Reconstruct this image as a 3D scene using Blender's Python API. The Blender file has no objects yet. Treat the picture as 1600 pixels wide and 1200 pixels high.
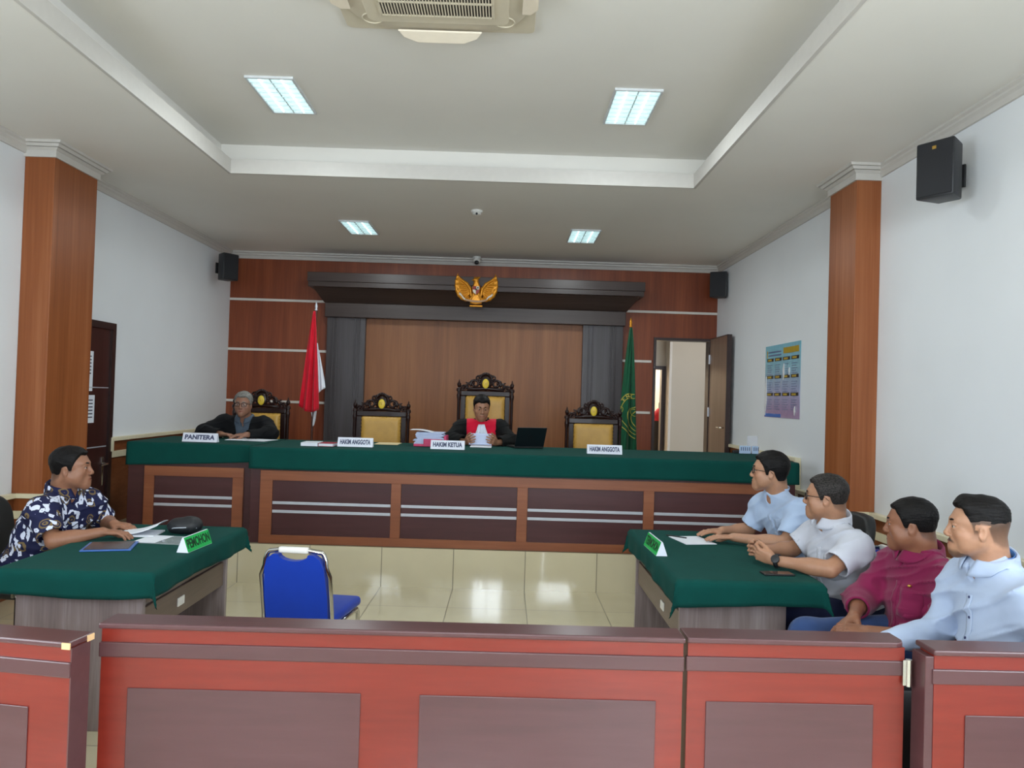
import bpy, bmesh, math, random
import numpy as np
from mathutils import Vector, Matrix
random.seed(7)
PI = math.pi
scn = bpy.context.scene
COL = scn.collection

# ------------------------------------------------------------------ materials
def lin(c):
    f = lambda v: v / 12.92 if v <= 0.04045 else ((v + 0.055) / 1.055) ** 2.4
    return tuple(f(v / 255.0) for v in c) + (1.0,)

class NT:
    def __init__(s, name):
        s.m = bpy.data.materials.new(name); s.m.use_nodes = True
        s.t = s.m.node_tree; s.b = s.t.nodes['Principled BSDF']
    def n(s, typ, **k):
        nd = s.t.nodes.new(typ)
        for a, v in k.items():
            if a.startswith('i_'): nd.inputs[a[2:].replace('_', ' ')].default_value = v
            else: setattr(nd, a, v)
        return nd
    def l(s, a, b): s.t.links.new(a, b)
    def ramp(s, fac, stops):
        r = s.n('ShaderNodeValToRGB'); e = r.color_ramp.elements
        while len(e) < len(stops): e.new(0.5)
        for el, (p, c) in zip(e, stops): el.position = p; el.color = c
        s.l(fac, r.inputs['Fac']); return r.outputs['Color']
    def coords(s, scale=(1, 1, 1), rot=(0, 0, 0), loc=(0, 0, 0), src='Object'):
        tc = s.n('ShaderNodeTexCoord'); mp = s.n('ShaderNodeMapping')
        mp.inputs['Scale'].default_value = scale; mp.inputs['Rotation'].default_value = rot; mp.inputs['Location'].default_value = loc
        s.l(tc.outputs[src], mp.inputs['Vector']); return mp.outputs['Vector']
    def noise(s, vec, scale=5, detail=3, rough=0.5, dist=0.0):
        n = s.n('ShaderNodeTexNoise'); n.inputs['Scale'].default_value = scale; n.inputs['Detail'].default_value = detail
        n.inputs['Roughness'].default_value = rough; n.inputs['Distortion'].default_value = dist
        s.l(vec, n.inputs['Vector']); return n.outputs['Fac']
    def math(s, op, a, b=None, c=None):
        m = s.n('ShaderNodeMath', operation=op)
        for i, v in enumerate((a, b, c)):
            if v is None: continue
            if isinstance(v, (int, float)): m.inputs[i].default_value = v
            else: s.l(v, m.inputs[i])
        return m.outputs[0]
    def mix(s, fac, a, b, mode='MIX'):
        m = s.n('ShaderNodeMix', data_type='RGBA', blend_type=mode)
        for i, v in ((0, fac), (6, a), (7, b)):
            if isinstance(v, (int, float)): m.inputs[i].default_value = v
            elif isinstance(v, tuple): m.inputs[i].default_value = v
            else: s.l(v, m.inputs[i])
        return m.outputs[2]
    def bump(s, h, strength=0.2, dist=0.01):
        b = s.n('ShaderNodeBump'); b.inputs['Strength'].default_value = strength; b.inputs['Distance'].default_value = dist
        s.l(h, b.inputs['Height']); s.l(b.outputs['Normal'], s.b.inputs['Normal'])
    def base(s, c): s.l(c, s.b.inputs['Base Color'])
    def set(s, **k):
        for a, v in k.items(): s.b.inputs[a.replace('_', ' ')].default_value = v
        return s

def plain(name, c, rough=0.5, metal=0.0, spec=0.5, var=0.06, vs=20.0, bump=0.0, bs=200.0, coat=0.0, sheen=0.0):
    t = NT(name); t.set(Roughness=rough, Metallic=metal, Specular_IOR_Level=spec, Coat_Weight=coat, Sheen_Weight=sheen)
    v = t.coords(); f = t.noise(v, vs, 3)
    a = lin(c); k = 1 - var; b = tuple(min(1, x * (1 + var)) for x in a[:3]) + (1,)
    t.base(t.ramp(f, [(0.3, tuple(x * k for x in a[:3]) + (1,)), (0.7, b)]))
    if bump: t.bump(t.noise(v, bs, 2), bump, 0.003)
    return t.m

def wood(name, stops, scale=(14, 14, 0.5), rough=0.4, spec=0.4, big=0.35, coat=0.0, fine=6.0):
    t = NT(name); t.set(Roughness=rough, Specular_IOR_Level=spec, Coat_Weight=coat)
    v = t.coords(scale)
    f1 = t.noise(v, 1.0, 6, 0.65, 0.3)
    f2 = t.noise(t.coords(tuple(x * fine for x in scale)), 1.0, 2, 0.5)
    f3 = t.noise(t.coords(tuple(x * big for x in scale)), 1.0, 2, 0.5)
    f = t.math('ADD', t.math('MULTIPLY', f1, 0.5), t.math('ADD', t.math('MULTIPLY', f2, 0.2), t.math('MULTIPLY', f3, 0.3)))
    t.base(t.ramp(f, [(p, lin(c)) for p, c in stops])); t.bump(f2, 0.03, 0.002)
    return t.m

def emit(name, c, strength):
    t = NT(name); t.set(Emission_Color=lin(c), Emission_Strength=strength, Base_Color=lin(c), Roughness=0.4); return t

# ------------------------------------------------------------------ mesh builder
class MB:
    def __init__(s): s.v = []; s.f = []
    def add(s, vs, fs):
        o = len(s.v); s.v += [tuple(map(float, p)) for p in vs]; s.f += [tuple(i + o for i in f) for f in fs]; return s
    def box(s, x0, x1, y0, y1, z0, z1, bev=0.0, seg=2, M=None):
        bm = bmesh.new(); bmesh.ops.create_cube(bm, size=1.0)
        for v in bm.verts:
            v.co = Vector(((x0 + x1) / 2 + v.co.x * (x1 - x0), (y0 + y1) / 2 + v.co.y * (y1 - y0), (z0 + z1) / 2 + v.co.z * (z1 - z0)))
        if bev: bmesh.ops.bevel(bm, geom=list(bm.edges), offset=min(bev, 0.49 * min(abs(x1 - x0), abs(y1 - y0), abs(z1 - z0))), segments=seg, affect='EDGES', profile=0.5)
        return s.bm(bm, M)
    def bm(s, bm, M=None):
        bm.verts.index_update()
        s.add([(M @ v.co if M else v.co) for v in bm.verts], [[v.index for v in f.verts] for f in bm.faces]); bm.free(); return s
    def prism(s, pts, d0, d1, axis='z', bev=0.0):
        # pts in the plane perpendicular to axis; z:(x,y) y:(x,z) x:(y,z)
        def P(a, b, d): return {'z': (a, b, d), 'y': (a, d, b), 'x': (d, a, b)}[axis]
        bm = bmesh.new(); n = len(pts)
        A = [bm.verts.new(P(a, b, d0)) for a, b in pts]; B = [bm.verts.new(P(a, b, d1)) for a, b in pts]
        bm.faces.new(A[::-1]); bm.faces.new(B)
        for i in range(n): bm.faces.new((A[i], A[(i + 1) % n], B[(i + 1) % n], B[i]))
        bmesh.ops.recalc_face_normals(bm, faces=list(bm.faces))
        if bev: bmesh.ops.bevel(bm, geom=[e for e in bm.edges if e.calc_face_angle(0) > 0.35], offset=bev, segments=2, affect='EDGES', profile=0.5)
        return s.bm(bm)
    def tube(s, path, r, seg=10, closed=False, cap=True):
        path = [Vector(p) for p in path]; n = len(path)
        rs = r if isinstance(r, (list, tuple)) else [r] * n
        ref = None; rings = []
        for i, p in enumerate(path):
            if closed: t = path[(i + 1) % n] - path[i - 1]
            else: t = path[min(i + 1, n - 1)] - path[max(i - 1, 0)]
            if t.length < 1e-9: t = Vector((0, 0, 1))
            t.normalize()
            if ref is None:
                ref = Vector((0, 0, 1)) if abs(t.z) < 0.9 else Vector((1, 0, 0))
            u = (ref - t * ref.dot(t)); u.normalize(); ref = u; w = t.cross(u)
            rings.append([p + (u * math.cos(2 * PI * k / seg) + w * math.sin(2 * PI * k / seg)) * rs[i] for k in range(seg)])
        vs = [q for g in rings for q in g]; fs = []
        for i in range(n if closed else n - 1):
            a = i * seg; b = ((i + 1) % n) * seg
            for k in range(seg): fs.append((a + k, a + (k + 1) % seg, b + (k + 1) % seg, b + k))
        if cap and not closed: fs.append(tuple(range(seg))[::-1]); fs.append(tuple((n - 1) * seg + k for k in range(seg)))
        return s.add(vs, fs)
    def cyl(s, a, b, r0, r1=None, seg=20): return s.tube([a, b], [r0, r0 if r1 is None else r1], seg)
    def lathe(s, prof, c=(0, 0, 0), seg=20, M=None):
        vs = []; fs = []
        for r, z in prof:
            for k in range(seg):
                p = Vector((r * math.cos(2 * PI * k / seg), r * math.sin(2 * PI * k / seg), z))
                if M: p = M @ p
                vs.append(p + Vector(c))
        for i in range(len(prof) - 1):
            for k in range(seg): fs.append((i * seg + k, i * seg + (k + 1) % seg, (i + 1) * seg + (k + 1) % seg, (i + 1) * seg + k))
        fs.append(tuple(range(seg))[::-1]); fs.append(tuple((len(prof) - 1) * seg + k for k in range(seg)))
        return s.add(vs, fs)
    def ball(s, c, r, seg=16, rings=10, M=None):
        r = (r, r, r) if isinstance(r, (int, float)) else r
        bm = bmesh.new(); bmesh.ops.create_uvsphere(bm, u_segments=seg, v_segments=rings, radius=1.0)
        for v in bm.verts:
            q = Vector((v.co.x * r[0], v.co.y * r[1], v.co.z * r[2]))
            if M: q = M @ q
            v.co = q + Vector(c)
        return s.bm(bm)
    def grid(s, fn, nu, nv, closed_u=False, thick=0.0):
        # fn(u,v)->point ; thick>0 gives a solid sheet
        P = [[Vector(fn(i / nu, j / nv)) for j in range(nv + 1)] for i in range(nu + 1)]
        def idx(i, j): return i * (nv + 1) + j
        vs = [p for row in P for p in row]; fs = [(idx(i, j), idx(i + 1, j), idx(i + 1, j + 1), idx(i, j + 1)) for i in range(nu) for j in range(nv)]
        if thick:
            nv_ = len(vs); N = [Vector() for _ in vs]
            for f in fs:
                nn = (vs[f[2]] - vs[f[0]]).cross(vs[f[3]] - vs[f[1]])
                for k in f: N[k] = N[k] + nn
            vs2 = [p - n.normalized() * thick for p, n in zip(vs, N)]
            g = [tuple(i + nv_ for i in f[::-1]) for f in fs]; e = []
            for i in range(nu):
                e.append((idx(i + 1, 0), idx(i, 0), idx(i, 0) + nv_, idx(i + 1, 0) + nv_)); e.append((idx(i, nv), idx(i + 1, nv), idx(i + 1, nv) + nv_, idx(i, nv) + nv_))
            for j in range(nv):
                e.append((idx(0, j), idx(0, j + 1), idx(0, j + 1) + nv_, idx(0, j) + nv_)); e.append((idx(nu, j + 1), idx(nu, j), idx(nu, j) + nv_, idx(nu, j + 1) + nv_))
            vs = vs + vs2; fs = fs + g + e
        return s.add(vs, fs)
    def build(s, name, mat, parent=None, smooth=False, world=False, loc=None, angle=None):
        me = bpy.data.meshes.new(name)
        off = Vector((0, 0, 0))
        if parent is not None and world:
            q = parent
            while q is not None: off = off + q.location; q = q.parent
        if loc is not None: off = off + Vector(loc)
        me.from_pydata([tuple(Vector(p) - off) for p in s.v], [], s.f)
        me.update()
        o = bpy.data.objects.new(name, me); COL.objects.link(o)
        if parent is not None: o.parent = parent
        if loc is not None: o.location = loc
        if isinstance(mat, (list, tuple)):
            for m in mat: me.materials.append(m)
        else: me.materials.append(mat)
        if smooth:
            for p in me.polygons: p.use_smooth = True
            if angle: me.set_sharp_from_angle(angle=math.radians(angle))
        return o

def tag(o, label=None, cat=None, group=None, kind=None):
    if label: o['label'] = label
    if cat: o['category'] = cat
    if group: o['group'] = group
    if kind: o['kind'] = kind
    return o
def thing(name, loc, label, cat, rz=0.0, group=None):
    o = bpy.data.objects.new(name, None); COL.objects.link(o)
    o.location = loc; o.rotation_euler = (0, 0, rz); o.empty_display_size = 0.1
    return tag(o, label, cat, group)
def struct(mb, name, mat, label=None, smooth=False, angle=None):
    o = mb.build(name, mat, smooth=smooth, angle=angle); o['kind'] = 'structure'
    if label: o['label'] = label
    return o
def copy_tree(o, parent=None):
    c = o.copy(); COL.objects.link(c)
    if parent is not None: c.parent = parent
    for ch in [x for x in o.children]: copy_tree(ch, c)
    return c
def text_mesh(name, s, size, mat, parent, M, width=None, extrude=0.0008, bold=0.0):
    # lettering laid out in its own XY plane, centred, then placed by M
    cu = bpy.data.curves.new(name, 'FONT'); cu.body = s; cu.size = size; cu.align_x = 'CENTER'; cu.align_y = 'CENTER'; cu.extrude = extrude; cu.offset = bold
    cu.resolution_u = 3
    t = bpy.data.objects.new(name, cu); COL.objects.link(t)
    dg = bpy.context.evaluated_depsgraph_get(); me = bpy.data.meshes.new_from_object(t.evaluated_get(dg))
    bpy.data.objects.remove(t); bpy.data.curves.remove(cu)
    if width:
        xs = [v.co.x for v in me.vertices]; w = max(xs) - min(xs); cx = (max(xs) + min(xs)) / 2
        for v in me.vertices: v.co.x = (v.co.x - cx) * width / w
    me.transform(M); me.name = name; me.materials.clear(); me.materials.append(mat)
    o = bpy.data.objects.new(name, me); COL.objects.link(o); o.parent = parent
    return o
MAT = {}
def skin_mat():
    t = NT('skin'); t.set(Roughness=.45, Specular_IOR_Level=.45, Subsurface_Weight=.12, Subsurface_Scale=.01)
    t.b.inputs['Subsurface Radius'].default_value = (1, .35, .2)
    a = t.n('ShaderNodeVertexColor', layer_name='Col'); v = t.coords()
    t.base(t.mix(1.0, a.outputs['Color'], t.ramp(t.noise(v, 90, 3), [(.3, (.93, .93, .93, 1)), (.7, (1, 1, 1, 1))]), 'MULTIPLY'))
    t.bump(t.noise(v, 500, 2), .06, .001); return t.m
MAT['skin'] = skin_mat()
MAT['eye_white'] = plain('eye_white', (168, 158, 150), .35, var=.01); MAT['iris'] = plain('iris', (38, 24, 18), .12, var=.02)
def hair_mat(name, c, c2, rough=.55):
    t = NT(name); t.set(Roughness=rough, Specular_IOR_Level=.18); v = t.coords((1, 1, 1))
    f = t.noise(t.coords((160, 30, 160)), 1, 3, .6); t.base(t.ramp(f, [(.35, lin(c)), (.68, lin(c2))])); t.bump(f, .5, .003); return t.m
MAT['hair_black'] = hair_mat('black_hair', (8, 7, 8), (22, 19, 18)); MAT['hair_grey'] = hair_mat('grey_hair', (92, 90, 86), (150, 148, 142), .6)
MAT['hair_salt'] = hair_mat('greying_hair', (16, 15, 15), (62, 57, 54), .5)
MAT['shoe'] = plain('shoe_leather', (22, 20, 20), .3)
MAT['glasses'] = plain('glasses_frame', (24, 18, 16), .25)
def glass(name, c=(255, 255, 255), a=.12, rough=.03):
    t = NT(name); t.set(Base_Color=lin(c), Roughness=rough, Alpha=a, Specular_IOR_Level=.6); return t.m
MAT['lens'] = glass('spectacle_lens', (230, 235, 240), .05)
def cloth(name, c, var=.05, rough=.85, weave=900, sheen=.15):
    t = NT(name); t.set(Roughness=rough, Specular_IOR_Level=.25, Sheen_Weight=sheen); v = t.coords()
    a = lin(c); f = t.noise(v, 9, 4)
    t.base(t.ramp(f, [(.3, tuple(x * (1 - var) for x in a[:3]) + (1,)), (.7, tuple(min(1, x * (1 + var)) for x in a[:3]) + (1,))]))
    t.bump(t.noise(v, weave, 2), .12, .001); return t.m
MAT['shirt_pale_blue'] = cloth('pale_blue_cotton', (172, 191, 219)); MAT['shirt_white'] = cloth('white_cotton', (196, 199, 210)); MAT['shirt_maroon'] = cloth('maroon_cotton', (126, 26, 70))
MAT['shirt_ice'] = cloth('ice_blue_cotton', (176, 191, 216)); MAT['navy_trousers'] = cloth('navy_trouser_cloth', (28, 34, 66)); MAT['jeans'] = cloth('blue_denim', (50, 74, 122), .15)
MAT['dark_trousers'] = cloth('dark_trouser_cloth', (30, 30, 34)); MAT['blazer'] = cloth('black_blazer_cloth', (8, 9, 13), .05, .85, 900, .02); MAT['grey_shirt'] = cloth('grey_blue_shirt', (74, 86, 100))
MAT['robe_black'] = cloth('black_robe_cloth', (7, 8, 9), .05, .85, 900, .02); MAT['robe_red'] = cloth('red_robe_panel', (205, 18, 52), .08); MAT['jabot'] = cloth('white_pleated_jabot', (226, 232, 246), .03)
MAT['collar_blue'] = cloth('blue_collar_lining', (70, 122, 190)); MAT['button_navy'] = plain('navy_button', (28, 36, 84), .35); MAT['button_pale'] = plain('pale_button', (205, 212, 225), .35)
def batik():
    t = NT('batik_print'); t.set(Roughness=.75, Specular_IOR_Level=.3)
    navy, wh, tan = lin((24, 28, 66)), lin((214, 220, 238)), lin((120, 100, 66)); col = navy
    base = t.coords((1, 1, 1)); wob = t.n('ShaderNodeTexNoise'); wob.inputs['Scale'].default_value = 14; t.l(base, wob.inputs['Vector'])
    def warp(scale, rot, loc):
        mp = t.n('ShaderNodeMapping'); mp.inputs['Scale'].default_value = scale; mp.inputs['Rotation'].default_value = rot; mp.inputs['Location'].default_value = loc
        ad = t.n('ShaderNodeVectorMath', operation='MULTIPLY_ADD'); ad.inputs[1].default_value = (.03, .03, .03); t.l(wob.outputs['Color'], ad.inputs[0]); t.l(base, ad.inputs[2]); t.l(ad.outputs[0], mp.inputs['Vector']); return mp.outputs['Vector']
    def vor(vec, feat='F1', sc=1.0, dist='EUCLIDEAN'):
        v = t.n('ShaderNodeTexVoronoi', feature=feat, distance=dist); v.inputs['Scale'].default_value = sc; t.l(vec, v.inputs['Vector']); return v
    # tan outlined rosettes
    v = vor(warp((13, 13, 13), (.3, .2, .5), (0, 0, 0))); d = v.outputs['Distance']
    r1 = t.math('LESS_THAN', t.math('ABSOLUTE', t.math('SUBTRACT', d, .34)), .045); r2 = t.math('LESS_THAN', t.math('ABSOLUTE', t.math('SUBTRACT', d, .16)), .04)
    pick = t.n('ShaderNodeSeparateColor'); t.l(v.outputs['Color'], pick.inputs[0])
    m = t.math('MULTIPLY', t.math('MAXIMUM', r1, r2), t.math('GREATER_THAN', pick.outputs[0], .35)); col = t.mix(m, navy, tan)
    for rot, loc, sc in (((.2, .5, .6), (3, 1, 2), (27, 27, 10)), ((.9, -.5, .2), (7, 4, 1), (11, 27, 27)), ((-.6, .7, 1.2), (1, 8, 5), (27, 12, 27))):
        v = vor(warp(sc, rot, loc), dist='MANHATTAN'); pick = t.n('ShaderNodeSeparateColor'); t.l(v.outputs['Color'], pick.inputs[0])
        leaf = t.math('MULTIPLY', t.math('LESS_THAN', v.outputs['Distance'], .52), t.math('GREATER_THAN', pick.outputs[1], .48))
        vein = t.math('GREATER_THAN', v.outputs['Distance'], .10)
        col = t.mix(t.math('MULTIPLY', leaf, vein), col, wh)
    t.base(col); t.bump(t.noise(base, 900, 2), .1, .001); return t.m
MAT['batik'] = batik()
# ------------------------------------------------------------------ implicit bodies: smooth unions meshed by surface nets
def V3(*a): return np.array(a[0] if len(a) == 1 else a, dtype=np.float64)
def unit(v): v = np.asarray(v, float); return v / (np.linalg.norm(v) + 1e-12)
def frame(fwd, up):
    f = unit(fwd); s = unit(np.cross(f, up)); u = np.cross(s, f)   # s = person's right
    return np.stack([s, f, u], 1)                                   # columns: right, forward, up
class SDF:
    def __init__(s): s.p = []
    def rc(s, a, b, ra, rb=None, k=0.02, op=1):
        rb = ra if rb is None else rb; a = V3(a); b = V3(b); r = max(ra, rb)
        s.p.append((0, np.minimum(a, b) - r, np.maximum(a, b) + r, k, op, (a, b, ra, rb))); return s
    def el(s, c, r, R=None, k=0.02, op=1):
        c = V3(c); r = V3(r); R = np.eye(3) if R is None else R
        e = np.sqrt(((R * r) ** 2).sum(1)); s.p.append((1, c - e, c + e, k, op, (c, r, R))); return s
    def half(s, c, n, lo, hi, k=0.004):   # cut away everything on the +n side, within a box
        s.p.append((2, V3(lo), V3(hi), k, -1, (V3(c), unit(n)))); return s
    def path(s, pts, rs, k=0.02, op=1):
        for i in range(len(pts) - 1): s.rc(pts[i], pts[i + 1], rs[i], rs[i + 1], k if i else k, op)
        return s
    def inflate(s, d):
        q = SDF()
        for t, lo, hi, k, op, a in s.p:
            if t == 0: q.rc(a[0], a[1], a[2] + d, a[3] + d, k, op)
            elif t == 3: q.p.append((3, lo - d, hi + d, k, op, (a[0], a[1], a[2] + d, a[3] + d)))
            elif t == 1: q.el(a[0], a[1] + d, a[2], k, op)
        return q
def _d(t, a, P):
    if t == 0:
        A, B, ra, rb = a; pa = P - A.astype(np.float32); ba = (B - A).astype(np.float32)
        h = np.clip((pa @ ba) / max(float(ba @ ba), 1e-9), 0, 1)
        q = pa - h[:, None] * ba
        return np.sqrt((q * q).sum(1)) - (ra + (rb - ra) * h)
    if t == 1:
        c, r, R = a; q = (P - c.astype(np.float32)) @ R.astype(np.float32); r = r.astype(np.float32)
        k0 = np.sqrt(((q / r) ** 2).sum(1)); k1 = np.sqrt(((q / (r * r)) ** 2).sum(1)) + 1e-9
        return k0 * (k0 - 1) / k1
    if t == 3:
        A, B, ra, rb = a; n = unit(B - A).astype(np.float32)
        return np.maximum(_d(0, a, P), (P - B.astype(np.float32)) @ n)
    c, n = a
    return -((P - c.astype(np.float32)) @ n.astype(np.float32))
def mesh_sdf(sd, h, post=None, margin=0.02):
    """post(P, d) -> d adds displacement / trims. Returns verts, quads."""
    prim = [p for p in sd.p if p[4] > 0]
    lo = np.min([p[1] for p in prim], 0) - margin; hi = np.max([p[2] for p in prim], 0) + margin
    n = np.ceil((hi - lo) / h).astype(int) + 1; B = 14
    n = ((n + B - 1) // B) * B
    D = np.full(n + 0, 1.0, np.float32)
    plo = np.array([p[1] - (p[3] + 2 * h + 0.004) for p in sd.p]); phi = np.array([p[2] + (p[3] + 2 * h + 0.004) for p in sd.p])
    g = np.stack(np.meshgrid(*[np.arange(B)] * 3, indexing='ij'), -1).reshape(-1, 3).astype(np.float32) * h
    for bi in range(n[0] // B):
        for bj in range(n[1] // B):
            for bk in range(n[2] // B):
                b0 = lo + np.array([bi, bj, bk]) * B * h; b1 = b0 + B * h
                hit = np.nonzero(((plo <= b1) & (phi >= b0)).all(1))[0]
                if not any(sd.p[i][4] > 0 for i in hit): continue
                P = g + b0.astype(np.float32); d = None
                for i in hit:
                    t, _, _, k, op, a = sd.p[i]
                    if op > 0:
                        e = _d(t, a, P)
                        if d is None: d = e
                        else:
                            m = np.maximum(k - np.abs(d - e), 0) / k; d = np.minimum(d, e) - m * m * k * 0.25
                    elif d is not None:
                        e = -_d(t, a, P); m = np.maximum(k - np.abs(d - e), 0) / k; d = np.maximum(d, e) + m * m * k * 0.25
                if post is not None: d = post(P, d)
                D[bi * B:(bi + 1) * B, bj * B:(bj + 1) * B, bk * B:(bk + 1) * B] = d.reshape(B, B, B)
    return nets(D, lo, h)
def nets(D, lo, h):
    D = np.pad(D, 1, constant_values=1.0); lo = lo - h
    S = D < 0; nx, ny, nz = D.shape
    c = np.zeros((nx - 1, ny - 1, nz - 1), np.uint8)
    for dx in (0, 1):
        for dy in (0, 1):
            for dz in (0, 1): c += S[dx:nx - 1 + dx, dy:ny - 1 + dy, dz:nz - 1 + dz]
    I, J, K = np.nonzero((c > 0) & (c < 8))
    ids = np.full(c.shape, -1, np.int32); ids[I, J, K] = np.arange(len(I))
    acc = np.zeros((len(I), 3)); cnt = np.zeros(len(I))
    cor = [(x, y, z) for x in (0, 1) for y in (0, 1) for z in (0, 1)]
    val = {q: D[I + q[0], J + q[1], K + q[2]].astype(np.float64) for q in cor}
    for a in cor:
        for ax in range(3):
            if a[ax]: continue
            b = list(a); b[ax] = 1; b = tuple(b)
            va, vb = val[a], val[b]; m = (va < 0) != (vb < 0)
            t = np.where(m, va / np.where(m, va - vb, 1), 0)
            for k in range(3):
                acc[:, k] += np.where(m, a[k] + (t if k == ax else 0), 0)
            cnt += m
    P = (acc / cnt[:, None] + np.stack([I, J, K], 1)) * h + lo
    Q = []
    for ax in range(3):
        sl0 = [slice(None)] * 3; sl1 = [slice(None)] * 3; sl0[ax] = slice(0, -1); sl1[ax] = slice(1, None)
        a, b = S[tuple(sl0)], S[tuple(sl1)]
        e = np.nonzero(a != b); E = np.stack(e, 1)
        u, v = (ax + 1) % 3, (ax + 2) % 3
        ok = (E[:, u] > 0) & (E[:, v] > 0) & (E[:, u] < D.shape[u] - 1) & (E[:, v] < D.shape[v] - 1); E = E[ok]
        du = np.zeros(3, int); dv = np.zeros(3, int); du[u] = 1; dv[v] = 1
        q = [ids[tuple((E - o).T)] for o in (du + dv, dv, 0 * du, du)]
        q = np.stack(q, 1); flip = ~a[tuple(E.T)]
        q[flip] = q[flip][:, ::-1]; Q.append(q)
    return P, np.concatenate(Q)
def np_obj(name, P, Q, mat, parent=None, col=None, smooth=True):
    me = bpy.data.meshes.new(name)
    off = np.zeros(3); q = parent
    while q is not None: off = off + np.array(q.location); q = q.parent
    P = P - off
    me.vertices.add(len(P)); me.vertices.foreach_set('co', P.astype(np.float32).ravel())
    me.loops.add(len(Q) * 4); me.loops.foreach_set('vertex_index', Q.astype(np.int32).ravel())
    me.polygons.add(len(Q)); me.polygons.foreach_set('loop_start', np.arange(0, len(Q) * 4, 4, dtype=np.int32))
    me.update(calc_edges=True); me.validate()
    if smooth: me.polygons.foreach_set('use_smooth', np.ones(len(me.polygons), bool))
    if col is not None:
        a = me.color_attributes.new('Col', 'FLOAT_COLOR', 'POINT'); a.data.foreach_set('color', np.concatenate([col, np.ones((len(col), 1))], 1).astype(np.float32).ravel())
    me.materials.append(mat)
    o = bpy.data.objects.new(name, me); COL.objects.link(o)
    if parent is not None: o.parent = parent
    return o
def vnoise(P, s, seed=0):
    # cheap smooth pseudo-noise: sum of sines in rotated directions
    r = np.random.RandomState(seed); o = 0
    for i in range(5):
        d = r.randn(3); d /= np.linalg.norm(d); f = s * (0.7 + 0.9 * r.rand())
        o = o + np.sin(P @ d.astype(np.float32) * f + r.rand() * 6.28)
    return o / 5
# ------------------------------------------------------------------ room materials
def wall_paint(name, c):
    t = NT(name); t.set(Roughness=.55, Specular_IOR_Level=.35); v = t.coords(); a = lin(c); f = t.noise(v, 1.3, 4)
    t.base(t.ramp(f, [(.3, tuple(x * .96 for x in a[:3]) + (1,)), (.7, a)])); t.bump(t.noise(v, 26, 4, .6), .10, .004); return t.m
MAT['wall'] = wall_paint('white_wall_paint', (232, 235, 238)); MAT['ceil'] = wall_paint('white_ceiling_paint', (238, 235, 228))
MAT['trim_white'] = plain('white_gypsum_trim', (204, 200, 194), .5, var=.02); MAT['cream'] = plain('cream_ledge_paint', (226, 217, 186), .4, var=.03)
MAT['strip'] = plain('white_strip', (214, 208, 200), .4, var=.02); MAT['silver'] = plain('silver_strip', (200, 205, 214), .28, .35, var=.02)
MAT['wood_wall'] = wood('reddish_wall_veneer', [(.3, (100, 42, 18)), (.5, (124, 58, 28)), (.7, (150, 80, 44))], (9, 9, .35), .42)
MAT['wood_niche'] = wood('tan_niche_veneer', [(.3, (108, 61, 28)), (.5, (130, 79, 41)), (.7, (152, 100, 58))], (9, 9, .35), .42)
MAT['wood_pillar'] = wood('orange_pillar_veneer', [(.28, (112, 58, 24)), (.5, (146, 82, 42)), (.72, (176, 112, 72))], (8, 8, .22), .42)
MAT['wood_wains'] = wood('wainscot_veneer', [(.3, (98, 52, 24)), (.5, (122, 68, 36)), (.7, (150, 92, 58))], (.4, 2, 9), .42)
MAT['dark_surround'] = wood('dark_surround_laminate', [(.3, (54, 47, 47)), (.5, (70, 65, 67)), (.7, (88, 84, 88))], (8, 8, .3), .35)
MAT['dark_canopy'] = wood('dark_canopy_laminate', [(.3, (48, 35, 31)), (.5, (60, 47, 43)), (.7, (74, 61, 57))], (.3, 8, 8), .35)
MAT['door_dark'] = wood('dark_door_veneer', [(.3, (46, 22, 20)), (.5, (58, 29, 26)), (.7, (72, 38, 34))], (8, 8, .4), .35); MAT['door_frame'] = plain('dark_door_frame', (48, 30, 28), .35)
MAT['door_leaf'] = wood('brown_door_veneer', [(.3, (104, 78, 62)), (.5, (128, 98, 80)), (.7, (150, 120, 100))], (8, 8, .4), .3)
def tile(name):
    t = NT(name); t.set(Specular_IOR_Level=.8, Coat_Weight=.6, Coat_Roughness=.03); v = t.coords((1, 1, 1), loc=(-.2, -6.47 + 12, 0)); b = t.n('ShaderNodeTexBrick', offset=0.0, squash=1.0)
    b.inputs['Scale'].default_value = 1.0; b.inputs['Brick Width'].default_value = .6; b.inputs['Row Height'].default_value = .6; b.inputs['Mortar Size'].default_value = .0035; b.inputs['Mortar Smooth'].default_value = .1; b.inputs['Bias'].default_value = 0
    b.inputs['Color1'].default_value = lin((214, 204, 172)); b.inputs['Color2'].default_value = lin((208, 198, 168)); b.inputs['Mortar'].default_value = lin((120, 112, 92)); t.l(v, b.inputs['Vector'])
    f = t.noise(t.coords(), 3, 4); t.base(t.mix(1.0, b.outputs['Color'], t.ramp(f, [(.3, (.93, .93, .93, 1)), (.7, (1, 1, 1, 1))]), 'MULTIPLY'))
    t.l(t.math('MULTIPLY_ADD', b.outputs['Fac'], .4, .07), t.b.inputs['Roughness']); return t.m
MAT['tile'] = tile('polished_cream_tile')
MAT['black_plastic'] = plain('black_plastic', (26, 27, 29), .45); MAT['chrome'] = plain('chrome', (205, 205, 200), .15, 1.0, var=.02); MAT['white_plastic'] = plain('white_plastic', (222, 220, 214), .35, var=.02)
MAT['paper'] = plain('white_paper', (228, 232, 240), .7, var=.02); MAT['ink'] = plain('dark_ink', (52, 56, 78), .6, var=.02); MAT['black_ink'] = plain('black_ink', (24, 26, 26), .6)
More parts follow.
